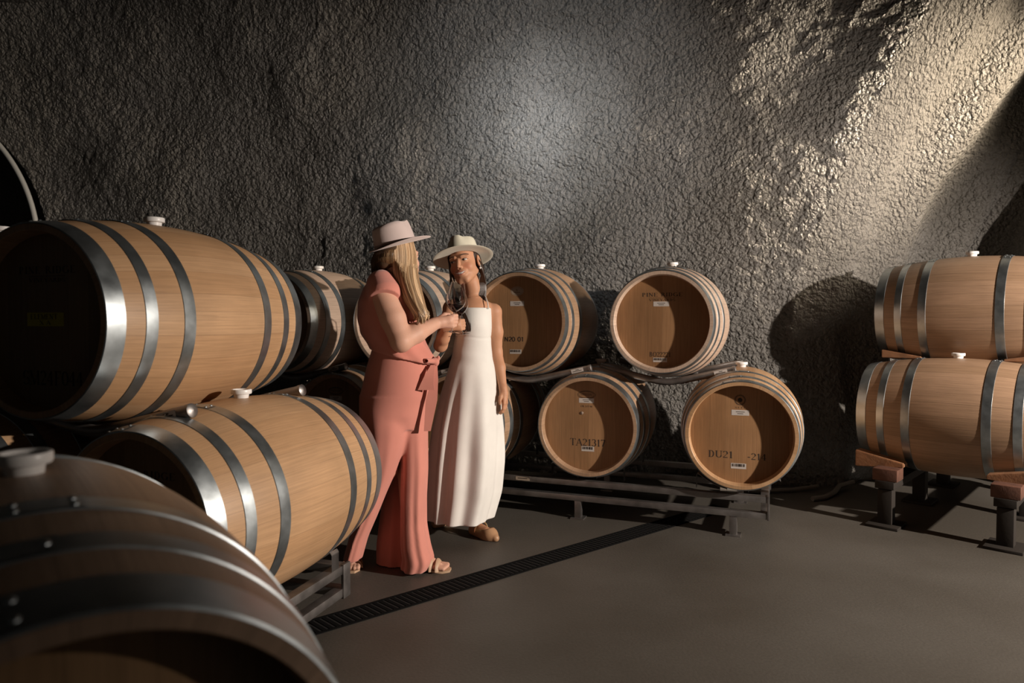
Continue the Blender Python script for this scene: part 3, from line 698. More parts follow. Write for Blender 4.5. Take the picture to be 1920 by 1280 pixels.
def attr_mat(name, rough, bump=.1, bscale=150, spec=.5, sss=0, aniso=0):
    m, nt, b, N, Lk = mat(name); a = N('ShaderNodeAttribute'); a.attribute_name = 'col'
    tc = N('ShaderNodeTexCoord'); n = N('ShaderNodeTexNoise'); n.inputs['Scale'].default_value = bscale; n.inputs['Detail'].default_value = 4; Lk(tc.outputs['Object'], n.inputs['Vector'])
    mr = N('ShaderNodeMapRange'); mr.inputs[3].default_value = .92; mr.inputs[4].default_value = 1.08; Lk(n.outputs['Fac'], mr.inputs[0])
    h = N('ShaderNodeHueSaturation'); Lk(a.outputs['Color'], h.inputs['Color']); Lk(mr.outputs[0], h.inputs['Value']); Lk(h.outputs[0], b.inputs['Base Color'])
    bp = N('ShaderNodeBump'); bp.inputs['Strength'].default_value = bump; bp.inputs['Distance'].default_value = .001; Lk(n.outputs['Fac'], bp.inputs['Height']); Lk(bp.outputs['Normal'], b.inputs['Normal'])
    b.inputs['Roughness'].default_value = rough; b.inputs['Specular IOR Level'].default_value = spec
    if sss: b.inputs['Subsurface Weight'].default_value = sss; b.inputs['Subsurface Radius'].default_value = (1, .35, .2); b.inputs['Subsurface Scale'].default_value = .006
    return m
M['skin'] = attr_mat('skin', .55, .08, 220, .35, .12)
M['hair'] = attr_mat('hair', .38, .2, 300, .5)
def cloth(name, col, rough=.85, weave=900, var=.08, bump=.35):
    m = simple(name, col, rough, 0, bump, weave, var, 5, .2, 0, .3); return m
M['coral'] = cloth('coral_crepe', (.62, .24, .185)); M['white_linen'] = cloth('white_linen', (.80, .775, .73))
M['felt_pink'] = cloth('pale_pink_felt', (.62, .50, .47), .9, 500); M['felt_band'] = cloth('mauve_band', (.30, .215, .20), .8, 500)
M['felt_cream'] = cloth('cream_felt', (.72, .68, .54), .9, 500); M['band_dark'] = cloth('dark_brown_band', (.07, .035, .025), .7, 500)
M['leather'] = simple('tan_leather', (.42, .24, .13), .45, 0, .2, 200); M['leather_nude'] = simple('nude_leather', (.50, .33, .21), .5, 0, .2, 200)
M['gold'] = simple('gold_chain', (.75, .55, .30), .3, 1); M['pearl'] = simple('pearl', (.85, .83, .8), .15)
def unit(v): v = np.array(v, float); return v/np.linalg.norm(v)
def frame(f, up=(0, 0, 1), roll=0):
    """rows: her right, forward, up"""
    f = unit(f); x = unit(np.cross(f, up)); z = np.cross(x, f); c, s = math.cos(roll), math.sin(roll)
    return np.array([x*c-z*s, f, z*c+x*s])
HS = 1.05
def hl(fr, o, p): return np.array(o)+HS*(fr[0]*p[0]+fr[1]*p[1]+fr[2]*p[2])
def loc(fr, o, p): return np.array(o)+fr[0]*p[0]+fr[1]*p[1]+fr[2]*p[2]
def head(S, o, fr, smile=True):
    e = lambda c, r, k=.01, sub=False: S.ell(hl(fr, o, c), np.array(r)*HS, fr, k, sub)
    c_ = lambda a, b, ra, rb, k=.01, sub=False: S.cone(hl(fr, o, a), hl(fr, o, b), ra*HS, rb*HS, k, sub)
    e((0, -.015, .035), (.072, .092, .082)); e((0, .022, -.025), (.060, .066, .082), .02); e((0, .052, -.082), (.030, .032, .026), .022)
    for s in (-1, 1):
        e((s*.036, .050, -.034), (.024, .026, .024), .015)                      # cheek
        c_((s*.052, .0, -.055), (s*.018, .066, -.098), .015, .014, .02)         # jaw line
        c_((s*.018, .081, .018), (s*.046, .068, .015), .007, .006, .014)       # brow ridge
        e((s*.031, .091, .0), (.016, .010, .009), .006, True)                 # socket
        e((s*.031, .069, .0), (.0135, .0135, .0125), .002)                     # eyeball
        c_((s*.018, .082, .0075), (s*.044, .073, .005), .003, .0028, .004)      # upper lid
        e((s*.0095, .094, -.034), (.0075, .0085, .0065), .004)                 # nostril wing
        e((s*.076, -.006, -.008), (.008, .019, .031), .005); e((s*.083, -.002, -.004), (.006, .010, .018), .003, True)
    c_((0, .082, .006), (0, .104, -.030), .0065, .0095, .008)
    e((0, .077, -.058), (.032, .018, .022), .01)
    e((0, .089, -.052), (.022, .010, .0045), .004); e((0, .088, -.071), (.020, .011, .006), .004)
    c_((0, -.035, -.05), (0, -.05, -.13), .045, .042, .018)
SK1 = (.62, .35, .25); SK2 = (.52, .265, .155)
def head_colors(V, col, o, fr):
    q = (V-np.array(o))@fr.T/HS; x, y, z = q[:, 0], q[:, 1], q[:, 2]; fr_ = (y > .05) & (np.abs(z) < .12)
    a = np.abs(x)
    cheek = fr_ & ((a-.036)**2+(z+.034)**2 < .018**2); col[cheek] = col[cheek]*np.array((1.08, .92, .9))
M['lip'] = simple('lip', (.42, .15, .11), .4); M['tooth'] = simple('tooth', (.80, .76, .70), .3); M['eyewhite'] = simple('eye_white', (.55, .52, .48), .2); M['iris'] = simple('dark_iris', (.02, .011, .007), .15); M['brow'] = simple('brow_hair', (.035, .018, .012), .8)
def features(S, parent, o, fr, smile=True):
    """lips, teeth, eyes and brows laid onto the face surface"""
    def F(p):
        q = (np.array(p)-S.lo)/S.h; i = np.clip(q.astype(int), 0, S.n-2); f = q-i; v = 0
        for a in (0, 1):
            for b in (0, 1):
                for c in (0, 1): v += S.F[i[0]+a, i[1]+b, i[2]+c]*(f[0] if a else 1-f[0])*(f[1] if b else 1-f[1])*(f[2] if c else 1-f[2])
        return v
    def surf(x, z, d=.0012):
        lo_, hi_ = .0, .125; y = hi_
        while y > .0 and F(hl(fr, o, (x, y, z))) > 0: y -= .0015
        return Vector(hl(fr, o, (x, y+.0008+d, z)))-parent.location
    def patch(name, m, x0, x1, zl, zu, d, nx=18, nz=5):
        V = []; Fc = []
        for i in range(nx+1):
            x = x0+(x1-x0)*i/nx
            for j in range(nz+1): V.append(surf(x, zl(x)+(zu(x)-zl(x))*j/nz, d))
        for i in range(nx):
            for j in range(nz):
                k = i*(nz+1)+j; Fc.append((k, k+nz+1, k+nz+2, k+1))
        mb = MB(); mb.add(V, Fc); return mb.build(name, m, parent)
    w_ = .027 if smile else .022; cv = (lambda x: -.0640+9.5*x*x) if smile else (lambda x: -.0610+2*x*x)
    g = .0058 if smile else .0003; sh_ = lambda x: max(0., 1-(x/w_)**2)
    patch('upper_lip', M['lip'], -w_, w_, lambda x: cv(x)+g*sh_(x)*.6, lambda x: cv(x)+(g*.6+.0052)*sh_(x)**.7, .0016)
    patch('lower_lip', M['lip'], -w_, w_, lambda x: cv(x)-(g+.0062)*sh_(x)**.8, lambda x: cv(x)-g*sh_(x), .0016)
    if smile: patch('teeth', M['tooth'], -w_*.93, w_*.93, lambda x: cv(x)-(g+.0004)*sh_(x), lambda x: cv(x)+(g*.6+.0004)*sh_(x), .0019)
    for s_ in (-1, 1):
        c = s_*.031; e = lambda x, c=c: max(0., 1-((x-c)/.0135)**2)**.5
        patch('eye', M['eyewhite'], c-.0135, c+.0135, lambda x: -.0012-.0036*e(x), lambda x: -.0012+.0050*e(x), .0004)
        ci = c+(.0035 if smile else 0); r_i = .0050
        q = lambda x, ci=ci: max(0., r_i**2-(x-ci)**2)**.5
        patch('iris', M['iris'], ci-r_i, ci+r_i, lambda x: max(-.0012-q(x), -.0046), lambda x: min(-.0012+q(x), .0038), .0009, 10, 4)
        for nm, r0, f in (('eyebrow', .0026, lambda t, s_=s_: (s_*(.017+.033*t), .0195+.0075*math.sin(PI*(.15+.62*t)))), ('eyelash', .0011, lambda t, s_=s_: (s_*(.0165+.030*t), -.0005+.0048*math.sin(PI*(.06+.80*t))))):
            pts = [surf(*f(i/12), .0006) for i in range(13)]; mb = MB(); mb.tube(pts, [r0*(.45+.75*math.sin(PI*(.12+.76*i/12))) for i in range(13)], 6); mb.build(nm, M['brow'], parent)
def hand(S, o, X, Yp, Z, sc=1.0, grip=True, k=.004):
    X, Yp, Z = unit(X), unit(Yp), unit(Z); P = lambda x, y, z: np.array(o)+sc*(X*x+Yp*y+Z*z)
    S.chain([P(-.02, 0, 0), P(.02, 0, .0), P(.06, 0, .004)], [.024*sc, .025*sc, .023*sc], .012)
    for zz in (.026, .009, -.009, -.026): S.cone(P(.015, 0, zz*.45), P(.080, -.001, zz), .015*sc, .0115*sc, .008)
    tips = []
    for i, (zz, ln) in enumerate(((.027, .95), (.009, 1.05), (-.009, 1.0), (-.026, .8))):
        if grip: pts = [(.080, 0, zz), (.080+.024*ln, .016, zz*.95), (.082+.012*ln, .040, zz*.9), (.074, .046, zz*.85)]
        else: pts = [(.080, 0, zz), (.080+.036*ln, .010, zz*1.02), (.080+.056*ln, .026, zz*1.0), (.080+.066*ln, .044, zz*.95)]
        rs = [.0105*sc, .0095*sc, .0085*sc, .0072*sc]
        for j in range(3): S.cone(P(*pts[j]), P(*pts[j+1]), rs[j], rs[j+1], .003)
        tips.append(P(*pts[-1]))
    if grip: tp = [(.012, .006, .018), (.040, .022, .036), (.066, .038, .034), (.084, .046, .026)]
    else: tp = [(.010, .006, .018), (.036, .014, .040), (.060, .018, .050), (.080, .020, .050)]
    for j in range(3): S.cone(P(*tp[j]), P(*tp[j+1]), [.015, .012, .010][j]*sc, [.012, .010, .008][j]*sc, .005)
    return P
def prow(y, xl, xr, Yc, ry):
    p = at((xl+xr)/2, y, Yc); return (p.z, p.x, p.y, (xr-xl)/2*Yc/FPX, ry)
def strands(name, parent, paths, mat_, cols, r0=.003):
    """paths: lists of points; one mesh of fine tapered locks"""
    mb = MB(); C = []
    for p, c in zip(paths, cols):
        n0 = len(mb.v); m = len(p); rr = [r0*(.5+.9*math.sin(PI*min(1, (i+.6)/m)))*(1 if i < m-1 else .3) for i in range(m)]
        mb.tube(p, rr, 5, True); C += [c]*(len(mb.v)-n0)
    V = np.array(mb.v); me = mesh(name, V-np.array(parent.location), mb.f)
    a = me.color_attributes.new('col', 'FLOAT_COLOR', 'POINT'); a.data.foreach_set('color', np.c_[np.array(C), np.ones(len(C))].astype('f').ravel())
    return link(name, me, mat_, parent)
def spline(pts, n):
    pts = np.array(pts, float); t = np.linspace(0, 1, len(pts)); T = np.linspace(0, 1, n)
    out = np.stack([np.interp(T, t, pts[:, i]) for i in range(3)], 1)
    for _ in range(2): out[1:-1] = .25*out[:-2]+.5*out[1:-1]+.25*out[2:]
    return out
def hat(parent, o, fr, brim, crown, hgt, off, felt, band, label=None, droop=.0, side_up=.012, back=0.0):
    """fedora: crown with a centre crease and front pinches, flat curved brim; fr rows right, forward, up"""
    n = 72; V = []; F = []
    prof = [(0, 1.0), (.10, 1.0), (.35, .975), (.6, .945), (.8, .905), (.92, .85), (.98, .76), (1.0, .66), (.995, .45), (.985, .2), (.98, 0.001)]
    def place(x, y, z): return tuple(loc(fr, o, (x, y, z))-np.array(parent.location))
    rx, ry = crown
    for (hz, s) in prof:
        for k in range(n):
            a = 2*PI*k/n; cx, cy = math.cos(a), math.sin(a); x = rx*s*cx; y = ry*s*cy+.004
            z = hgt*hz
            if hz > .3:
                pin = math.exp(-((abs(x)-rx*.62)/(rx*.30))**2-((y-ry*.60)/(ry*.42))**2)*(hz-.3)/.7
                x -= math.copysign(.016*pin, x); z -= .008*pin
                crease = math.exp(-(x/(rx*.45))**2)*max(0, (hz-.8)/.2); z -= .012*crease*(1 if s < .8 else .6)
                z += (-.012*(y/ry) if hz > .8 else 0)*-1*(hz)*.6
            V.append(place(x, y, z))
    for i in range(len(prof)-1):
        for k in range(n): F.append((i*n+k, i*n+(k+1) % n, (i+1)*n+(k+1) % n, (i+1)*n+k))
    mb = MB(); mb.add(V, F)
    def brimpt(r, a, dz):
        cx, cy = math.cos(a), math.sin(a); R0x, R0y = rx, ry; x = R0x*cx+(brim*cx-R0x*cx)*r; y = R0y*cy+.004+((brim*1.06*cy+off)-R0y*cy-.004)*r
        z = side_up*(abs(cx)**2.2)*r**1.5-droop*(max(0, cy)**2)*r**1.3+back*(max(0, -cy)**2)*r**1.3+dz; return place(x, y, z)
    V = []; F = []; rad = [0, .25, .5, .75, .97, 1.0]
    for lay, dz in ((0, .0022), (1, -.0012)):
        for r in rad:
            for k in range(n): V.append(brimpt(r, 2*PI*k/n, dz if r < .99 else dz*.3))
    m = len(rad)
    for lay in (0, 1):
        for i in range(m-1):
            for k in range(n):
                q = (lay*m*n+i*n+k, lay*m*n+i*n+(k+1) % n, lay*m*n+(i+1)*n+(k+1) % n, lay*m*n+(i+1)*n+k); F.append(q[::-1] if lay == 0 else q)
    for k in range(n): F.append(((m-1)*n+k, (m-1)*n+(k+1) % n, (2*m-1)*n+(k+1) % n, (2*m-1)*n+k))
    mb.add(V, F); h = mb.build('hat', felt, parent)
    V = []; F = []
    for z in (.003, .020):
        for k in range(n):
            a = 2*PI*k/n; V.append(place((rx+.0022)*math.cos(a), (ry+.0022)*math.sin(a)+.004, z))
    F = [(k, (k+1) % n, n+(k+1) % n, n+k) for k in range(n)]
    mb = MB(); mb.add(V, F); mb.build('hat_band', band, h); return h

# ---- woman in coral
w1 = thing('person', 'woman in coral wrap top and wide coral trousers with a pale pink hat', 'person', (-.52, 3.2, 0), 0, None)
H1 = np.array(at(748, 482, 3.2)); F1 = frame((.66, .74, .10))
S = SDF((-.95, 2.85, -.0), (-.15, 3.5, 1.72), .0032)
head(S, H1, F1)
nb = np.array(at(728, 530, 3.2)); S.cone(loc(F1, H1, (0, -.03, -.08)), nb, .05, .055, .02)
S.loft([prow(522, 710, 758, 3.2, .06), prow(540, 702, 764, 3.22, .09), prow(565, 696, 770, 3.22, .11), prow(600, 694, 772, 3.22, .10), prow(650, 708, 780, 3.22, .09), prow(700, 700, 790, 3.22, .10), prow(760, 694, 785, 3.22, .11)], .02)
sh = np.array(at(720, 556, 3.09)); el = np.array(at(752, 640, 3.03)); wr = np.array(at(820, 605, 3.19))
S.chain([sh, (sh+el)/2+(.003, 0, 0), el], [.060, .059, .047], .008)
S.chain([el, el*.6+wr*.4+(0, -.004, .004), wr], [.047, .046, .0265], .015)
hx = unit((.93, .32, .10)); hz = unit(np.array((0, 0, 1))-hx*hx[2]*1.0+np.array((.18, 0, 0))); hy = np.cross(hz, hx)
hand(S, wr, hx, hy, hz, .92)
shL = np.array(at(752, 552, 3.32)); elL = np.array(at(776, 640, 3.38)); wrL = np.array(at(792, 700, 3.34))
S.chain([shL, elL, wrL], [.055, .044, .027], .02); hand(S, wrL, (.15, -.05, -1), (-1, 0, 0), (0, -1, 0), .88, False)
f1h, f1t = gpt(667, 1050), gpt(657, 1074); f2h, f2t = gpt(790, 1068), gpt(842, 1070)
def foot(S, heel, toe, ank, hh=.05, toes=True):
    """heel raised by hh; toes modelled at the front"""
    h = np.array(heel); t = np.array(toe); d = unit(t-h); s = np.cross(d, (0, 0, 1)); ln = .215; h = t-d*ln
    a = h+d*.03; S.cone(a+(0, 0, hh+.035), np.array(ank), .030, .034, .015)
    S.cone(a+(0, 0, hh+.028), h+d*.13+(0, 0, .035), .028, .024, .02); S.cone(h+d*.09+(0, 0, .04 if toes else .03), h+d*(.165 if toes else .15)+(0, 0, .024), .030, .018, .02)
    for i in range(5 if toes else 0):
        o_ = (i-2)*.0165; S.cone(h+d*.15+s*o_*.9+(0, 0, .024), h+d*(.205-.004*abs(i-1))+s*o_+(0, 0, .019), .012, .0095 if i else .011, .004)
    return h, d, s
a1 = np.array(at(672, 1000, 3.2)); a2 = np.array(at(770, 1010, 3.24))
ft1 = foot(S, f1h, f1t, a1); ft2 = foot(S, f2h, f2t, a2)
kn1 = np.array(at(728, 880, 3.18)); kn2 = np.array(at(762, 880, 3.26)); hp1 = np.array(at(725, 750, 3.16)); hp2 = np.array(at(755, 750, 3.26))
S.chain([hp1, kn1, a1], [.08, .038, .032], .02); S.chain([hp2, kn2, a2], [.08, .045, .034], .02)
features(S, w1, H1, F1, False)
V, Q = S.mesh(); col = np.tile(np.array(SK1), (len(V), 1)); head_colors(V, col, H1, F1)
sdf_object('body', V, Q, M['skin'], w1, col)
# trousers
S = SDF((-1.02, 2.9, .0), (-.15, 3.55, 1.2), .0045)
fold1 = lambda th, z: (.028*np.sin(7*th+1.2+1.1*z)+.020*np.sin(11*th+2.0))*np.clip((.80-z)/.55, 0, 1)
fold2 = lambda th, z: (.050*np.sin(6*th+.6+.8*z)+.022*np.sin(11*th+.5))*np.clip((.80-z)/.5, 0, 1)
S.loft([prow(y, a, b, 3.2, r) for y, a, b, r in ((652, 699, 800, .118), (680, 690, 808, .128), (710, 683, 811, .140), (740, 676, 807, .150), (775, 675, 797, .150), (800, 682, 790, .12))], .01)
S.loft([prow(y, a, b, c, r) for y, a, b, c, r in ((740, 676, 790, 3.19, .14), (765, 675, 775, 3.17, .125), (803, 680, 766, 3.15, .115), (845, 688, 755, 3.15, .105), (886, 692, 741, 3.15, .09), (922, 688, 725, 3.16, .08), (966, 672, 707, 3.16, .075), (1005, 656, 690, 3.17, .08), (1045, 645, 679, 3.18, .085))], .012, fold1)
S.loft([prow(y, a, b, c, r) for y, a, b, c, r in ((740, 735, 803, 3.24, .12), (803, 750, 802, 3.23, .10), (880, 752, 802, 3.22, .085), (930, 752, 799, 3.22, .085), (980, 752, 799, 3.22, .09), (1020, 752, 806, 3.21, .095), (1048, 756, 814, 3.21, .10), (1063, 752, 806, 3.22, .10))], .02, fold2)
S.loft([prow(y, a, b, c, r) for y, a, b, c, r in ((770, 722, 780, 3.33, .08), (830, 728, 785, 3.36, .07), (880, 727, 785, 3.37, .07), (930, 718, 780, 3.37, .07), (980, 711, 780, 3.36, .075), (1020, 706, 785, 3.34, .08), (1064, 706, 785, 3.32, .085))], .03, fold1)
V, Q = S.mesh(smooth_it=2); sdf_object('trousers', V, Q, M['coral'], w1)
# wrap top with cap sleeves
S = SDF((-.85, 2.92, .95), (-.2, 3.52, 1.55), .0042)
foldt = lambda th, z: (.022*np.sin(9*th+16*z)+.014*np.sin(5*th-40*z))*np.clip((1.30-z)/.18, 0, 1)
S.cone(at(716, 534, 3.13), at(722, 552, 3.09), .070, .078, .02); S.cone(at(748, 534, 3.28), at(752, 552, 3.32), .064, .068, .02)
ad = unit(el-sh); c0 = sh+ad*.028; S.cut(unit(ad+np.array((-.25, -.45, 0))), c0, sh-(.14, .14, .30), sh+(.16, .12, .04))
S.loft([prow(y, a, b, 3.2, r) for y, a, b, r in ((516, 706, 752, .075), (524, 694, 764, .105), (540, 683, 774, .140), (565, 673, 784, .158), (595, 671, 789, .150), (625, 677, 790, .138), (645, 690, 799, .132), (660, 697, 809, .136), (672, 706, 818, .136), (690, 712, 819, .132))], .01, foldt)
p0 = np.array(at(700, 655, 3.2)); p1 = np.array(at(814, 683, 3.2)); dn = unit(p1-p0); S.cut(unit(np.array((dn[2], 0, -dn[0]))), p0, p0-.35, p0+.4)
V, Q = S.mesh(smooth_it=2); sdf_object('wrap_top', V, Q, M['coral'], w1)
# tie belt with knot and two hanging ends
mb = MB()
def ribbon(pts, ws, th=.004):
    V = []; F = []
    for p, w_ in zip(pts, ws):
        p = Vector(p)
        for dx in (-1, 1):
            for dy in (0, th): V.append((p.x+dx*w_/2, p.y+dy+dx*.004, p.z))
    for i in range(len(pts)-1):
        a = 4*i; F += [(a, a+2, a+6, a+4), (a+1, a+5, a+7, a+3), (a, a+4, a+5, a+1), (a+2, a+3, a+7, a+6)]
    F += [(0, 1, 3, 2), (len(V)-4, len(V)-2, len(V)-1, len(V)-3)]
    return [Vector(v)-w1.location for v in V], F
S = SDF(np.array(at(817, 678, 3.15))-.06, np.array(at(817, 678, 3.15))+.06, .003); S.ell(at(817, 678, 3.15), (.017, .02, .022), None, .01); S.cone(at(800, 676, 3.10), at(815, 677, 3.14), .012, .012, .01); S.ell(at(822, 671, 3.15), (.008, .014, .012), None, .004)
V, Q = S.mesh(); kn = sdf_object('belt_knot', V, Q, M['coral'], w1)
rb1 = MB(); rb1.add(*ribbon([at(812, 684, 3.13), at(806, 700, 3.10), at(801, 718, 3.09), at(799, 731, 3.085)], [.018, .038, .056, .074])); rb1.build('belt_end', M['coral'], w1)
rb2 = MB(); rb2.add(*ribbon([at(816, 684, 3.14), at(815, 712, 3.12), at(809, 750, 3.11), at(801, 808, 3.11)], [.018, .030, .052, .030])); rb2.build('belt_end', M['coral'], w1)
# sandals
def sandal(parent, ft, mat_, hh=.05):
    h, d, s = ft; mb = MB(); P = lambda x, y, z: Vector(h+d*x+s*y+np.array((0, 0, z)))-parent.location
    sole = [(-.005, hh, .026), (.04, hh, .030), (.09, hh*.5, .030), (.14, .008, .038), (.19, .006, .040), (.222, .006, .020)]
    V = []; F = []
    for x, z, w_ in sole:
        for y in (-w_, w_):
            for dz in (0, .010): V.append(P(x, y, z+dz-.006))
    for i in range(len(sole)-1):
        a = 4*i; F += [(a, a+2, a+6, a+4), (a+1, a+5, a+7, a+3), (a, a+4, a+5, a+1), (a+2, a+3, a+7, a+6)]
    F += [(0, 1, 3, 2), (20, 22, 23, 21)]
    mb.add(V, F)
    rot = Matrix([[d[0], s[0], 0], [d[1], s[1], 0], [0, 0, 1]])
    mb.box(P(.018, 0, hh/2), (.042, .046, hh), rot, .004)
    for x, w_, z in ((.135, .043, .052), (.165, .045, .043)):
        pts = [P(x, w_*math.cos(a)*1.0, .008+(z-.002)*max(0, math.sin(a))) for a in [PI*q/10 for q in range(11)]]; mb.tube(pts, [.005]*11, 6, True, 2.4)
    return mb.build('sandal', mat_, parent)
sandal(w1, ft1, M['leather_nude']); sandal(w1, ft2, M['leather_nude'])
# hair
S = SDF(H1-(.17, .17, .40), H1+(.17, .17, .14), .0035)
S.ell(loc(F1, H1, (0, -.028, .030)), (.082, .088, .086), F1, .01)
S.cut(F1[1], loc(F1, H1, (0, .052, 0)), H1-.3, H1+.3)
S.chain([loc(F1, H1, (-.0, -.085, -.02)), at(722, 510, 3.22), at(716, 530, 3.24)], [.036, .034, .016], .02)
S.chain([loc(F1, H1, (.060, .0, .0)), at(760, 515, 3.13), at(770, 550, 3.10), at(783, 576, 3.085), at(788, 592, 3.08)], [.036, .040, .034, .024, .010], .02)
V, Q = S.mesh(); hc = np.tile(np.array((.075, .042, .022)), (len(V), 1)); hb = sdf_object('hair', V, Q, M['hair'], w1, hc)  # dark base mass, shade beneath the locks put into its colour
paths = []; cols = []; r_ = random.Random(3)
for i in range(620):
    q = r_.uniform(-1, 1); u_ = r_.uniform(-1, 1); ph = math.radians(97-40*q); c_, s_ = math.sin(ph), math.cos(ph)
    top = loc(F1, H1, (.080*c_, -.012+.088*s_, .075)); mid = loc(F1, H1, (.092*c_+.004*u_, -.014+.100*s_, .0))
    d2 = .045*q*q+.004*u_; cl = 2.2*math.sin(9*q)
    p2 = at(760+q*22, 515, 3.080+d2); p3 = at(770+q*21+cl, 550, 3.052+d2); p4 = at(783+q*17-1.6*cl, 578, 3.040+d2); p5 = at(792+q*13+cl+r_.uniform(-2, 2), 594, 3.040+d2)
    e_ = at(789+q*9+cl+r_.uniform(-5, 5), 603-7*abs(q)+r_.uniform(-16, 6), 3.05+d2)
    paths.append(spline([top, mid, p2, p3, p4, p5, e_], 18)); g = r_.uniform(.55, 1.3)*(1+.25*math.sin(13*q)); cols.append((.62*g, .43*g, .26*g) if r_.random() < .5 else (.31*g, .185*g, .095*g))
for i in range(260):
    q = r_.uniform(-1, 1); u_ = r_.uniform(-1, 1); ph = math.radians(172-44*q); c_, s_ = math.sin(ph), math.cos(ph)
    top = loc(F1, H1, (.084*c_, -.020+.090*s_, .036)); mid = loc(F1, H1, (.098*c_+.004*u_, -.030+.112*s_, -.01))
    paths.append(spline([top, mid, at(720+q*21, 510, 3.20-.03*q), at(712+q*20, 528+r_.uniform(-3, 5), 3.22-.03*q), at(706+q*20, 537+r_.uniform(-4, 5), 3.24)], 12)); g = r_.uniform(.3, .9)*(.55-.35*q*0+.45*(q > .3)); cols.append((.26*g, .15*g, .07*g))  # back locks tinted darker: shade behind the head is in their colour
strands('hair_locks', w1, paths, M['hair'], cols, .0026)
# hat tipped back
Fh = frame((.86, .50, .29)); hat(w1, loc(F1, H1, (0, -.018, .052)), Fh, .142, (.083, .099), .112, .026, M['felt_pink'], M['felt_band'], side_up=.016, back=.0)

# ---- woman in white
w2 = thing('person', 'woman in a white strappy linen jumpsuit and cream hat, smiling beside the upper barrels', 'person', (-.2, 3.66, 0), 0, None)
H2 = np.array(at(870, 492, 3.64)); F2 = frame((-.27, -.96, .02), roll=.22)
S = SDF((-.62, 3.22, 0), (.12, 3.98, 1.66), .0032)
head(S, H2, F2)
S.cone(loc(F2, H2, (0, -.045, -.09)), at(889, 562, 3.69), .042, .047, .02)
S.cone(at(846, 577, 3.66), at(924, 583, 3.70), .042, .040, .03)
S.loft([prow(558, 872, 905, 3.68, .05), prow(568, 856, 918, 3.68, .075), prow(585, 857, 919, 3.67, .088), prow(600, 859, 919, 3.66, .092), prow(650, 854, 917, 3.66, .078), prow(700, 842, 924, 3.67, .10), prow(750, 835, 928, 3.67, .10)], .03)
s2 = np.array(at(927, 585, 3.70)); e2 = np.array(at(931, 660, 3.73)); r2 = np.array(at(944, 733, 3.64))
S.chain([s2, (s2+e2)/2, e2], [.040, .039, .031], .02); S.chain([e2, e2*.6+r2*.4, r2], [.031, .032, .0205], .015)
hand(S, r2, (.14, -.12, -1), (-.8, .5, -.1), (-.35, -1, 0), .80, False)
s3 = np.array(at(846, 580, 3.65)); e3 = np.array(at(826, 647, 3.52)); r3 = np.array(at(834, 607, 3.40))
S.chain([s3, (s3+e3)/2, e3], [.042, .040, .034], .02)
G2x = np.array(at(859, 600, 3.43))
r3 = np.array(at(838, 612, 3.43)); S.chain([e3, e3*.6+r3*.4, r3], [.034, .033, .022], .015)
h2x = unit((.97, .10, .12)); h2z = unit(np.array((.02, 0, 1.))); h2z = unit(h2z-h2x*h2z.dot(h2x)); h2y = np.cross(h2z, h2x)
hand(S, r3, h2x, h2y, h2z, .84)
g1h, g1t = gpt(884, 998), gpt(931, 1015); g2h, g2t = gpt(838, 975), gpt(815, 990)
b1 = np.array(at(896, 955, 3.74)); b2 = np.array(at(836, 940, 3.90)); k1 = np.array(at(888, 860, 3.68)); k2 = np.array(at(850, 860, 3.74))
gf1 = foot(S, g1h, g1t, b1, .008, False); gf2 = foot(S, g2h, g2t, b2, .008, False)
S.chain([at(895, 740, 3.67), k1, b1], [.075, .05, .032], .02); S.chain([at(865, 740, 3.69), k2, b2], [.075, .05, .032], .02)
features(S, w2, H2, F2, True)
V, Q = S.mesh(); col = np.tile(np.array(SK2), (len(V), 1)); head_colors(V, col, H2, F2)
sdf_object('body', V, Q, M['skin'], w2, col)
S = SDF((-.62, 3.35, .1), (.08, 4.0, 1.36), .0045)
ZS = at(885, 632, 3.6).z
foldw = lambda th, z: (.075*np.sin(6*th+1.1+.4*z)+.04*np.sin(11*th+1)-.22*np.exp(-((th+2.05)/.17)**2))*np.clip((.98-z)/.5, 0, 1)**1.1+.012*np.sin(62*z+2.5*th)*np.exp(-((z-.99)/.05)**2)-.028*np.exp(-((z-ZS-.006*np.sin(2*th))/.006)**2)+.02*np.exp(-((z-ZS-.05)/.03)**2)
S.loft([prow(y, a, b, c, r) for y, a, b, c, r in ((577, 858, 921, 3.665, .094), (600, 856, 922, 3.655, .112), (622, 855, 921, 3.655, .100), (650, 850, 921, 3.66, .088), (670, 847, 924, 3.665, .095), (700, 838, 929, 3.67, .120), (740, 826, 936, 3.68, .145), (800, 812, 940, 3.70, .165), (860, 804, 940, 3.71, .175), (920, 800, 935, 3.72, .180), (970, 799, 921, 3.72, .180))], .01, foldw)
V, Q = S.mesh(smooth_it=2); sdf_object('white_jumpsuit', V, Q, M['white_linen'], w2)
def off(pts, par): return [Vector(p)-par.location for p in pts]
MB().tube(off([at(916, 579, 3.60), at(914, 566, 3.615), at(909, 553, 3.66), at(905, 549, 3.70), at(904, 560, 3.76), at(906, 585, 3.78)], w2), .003, 6).build('strap', M['white_linen'], w2)
MB().tube(off([at(866, 579, 3.585), at(862, 566, 3.60), at(864, 556, 3.66), at(868, 556, 3.72), at(870, 585, 3.77)], w2), .003, 6).build('strap', M['white_linen'], w2)
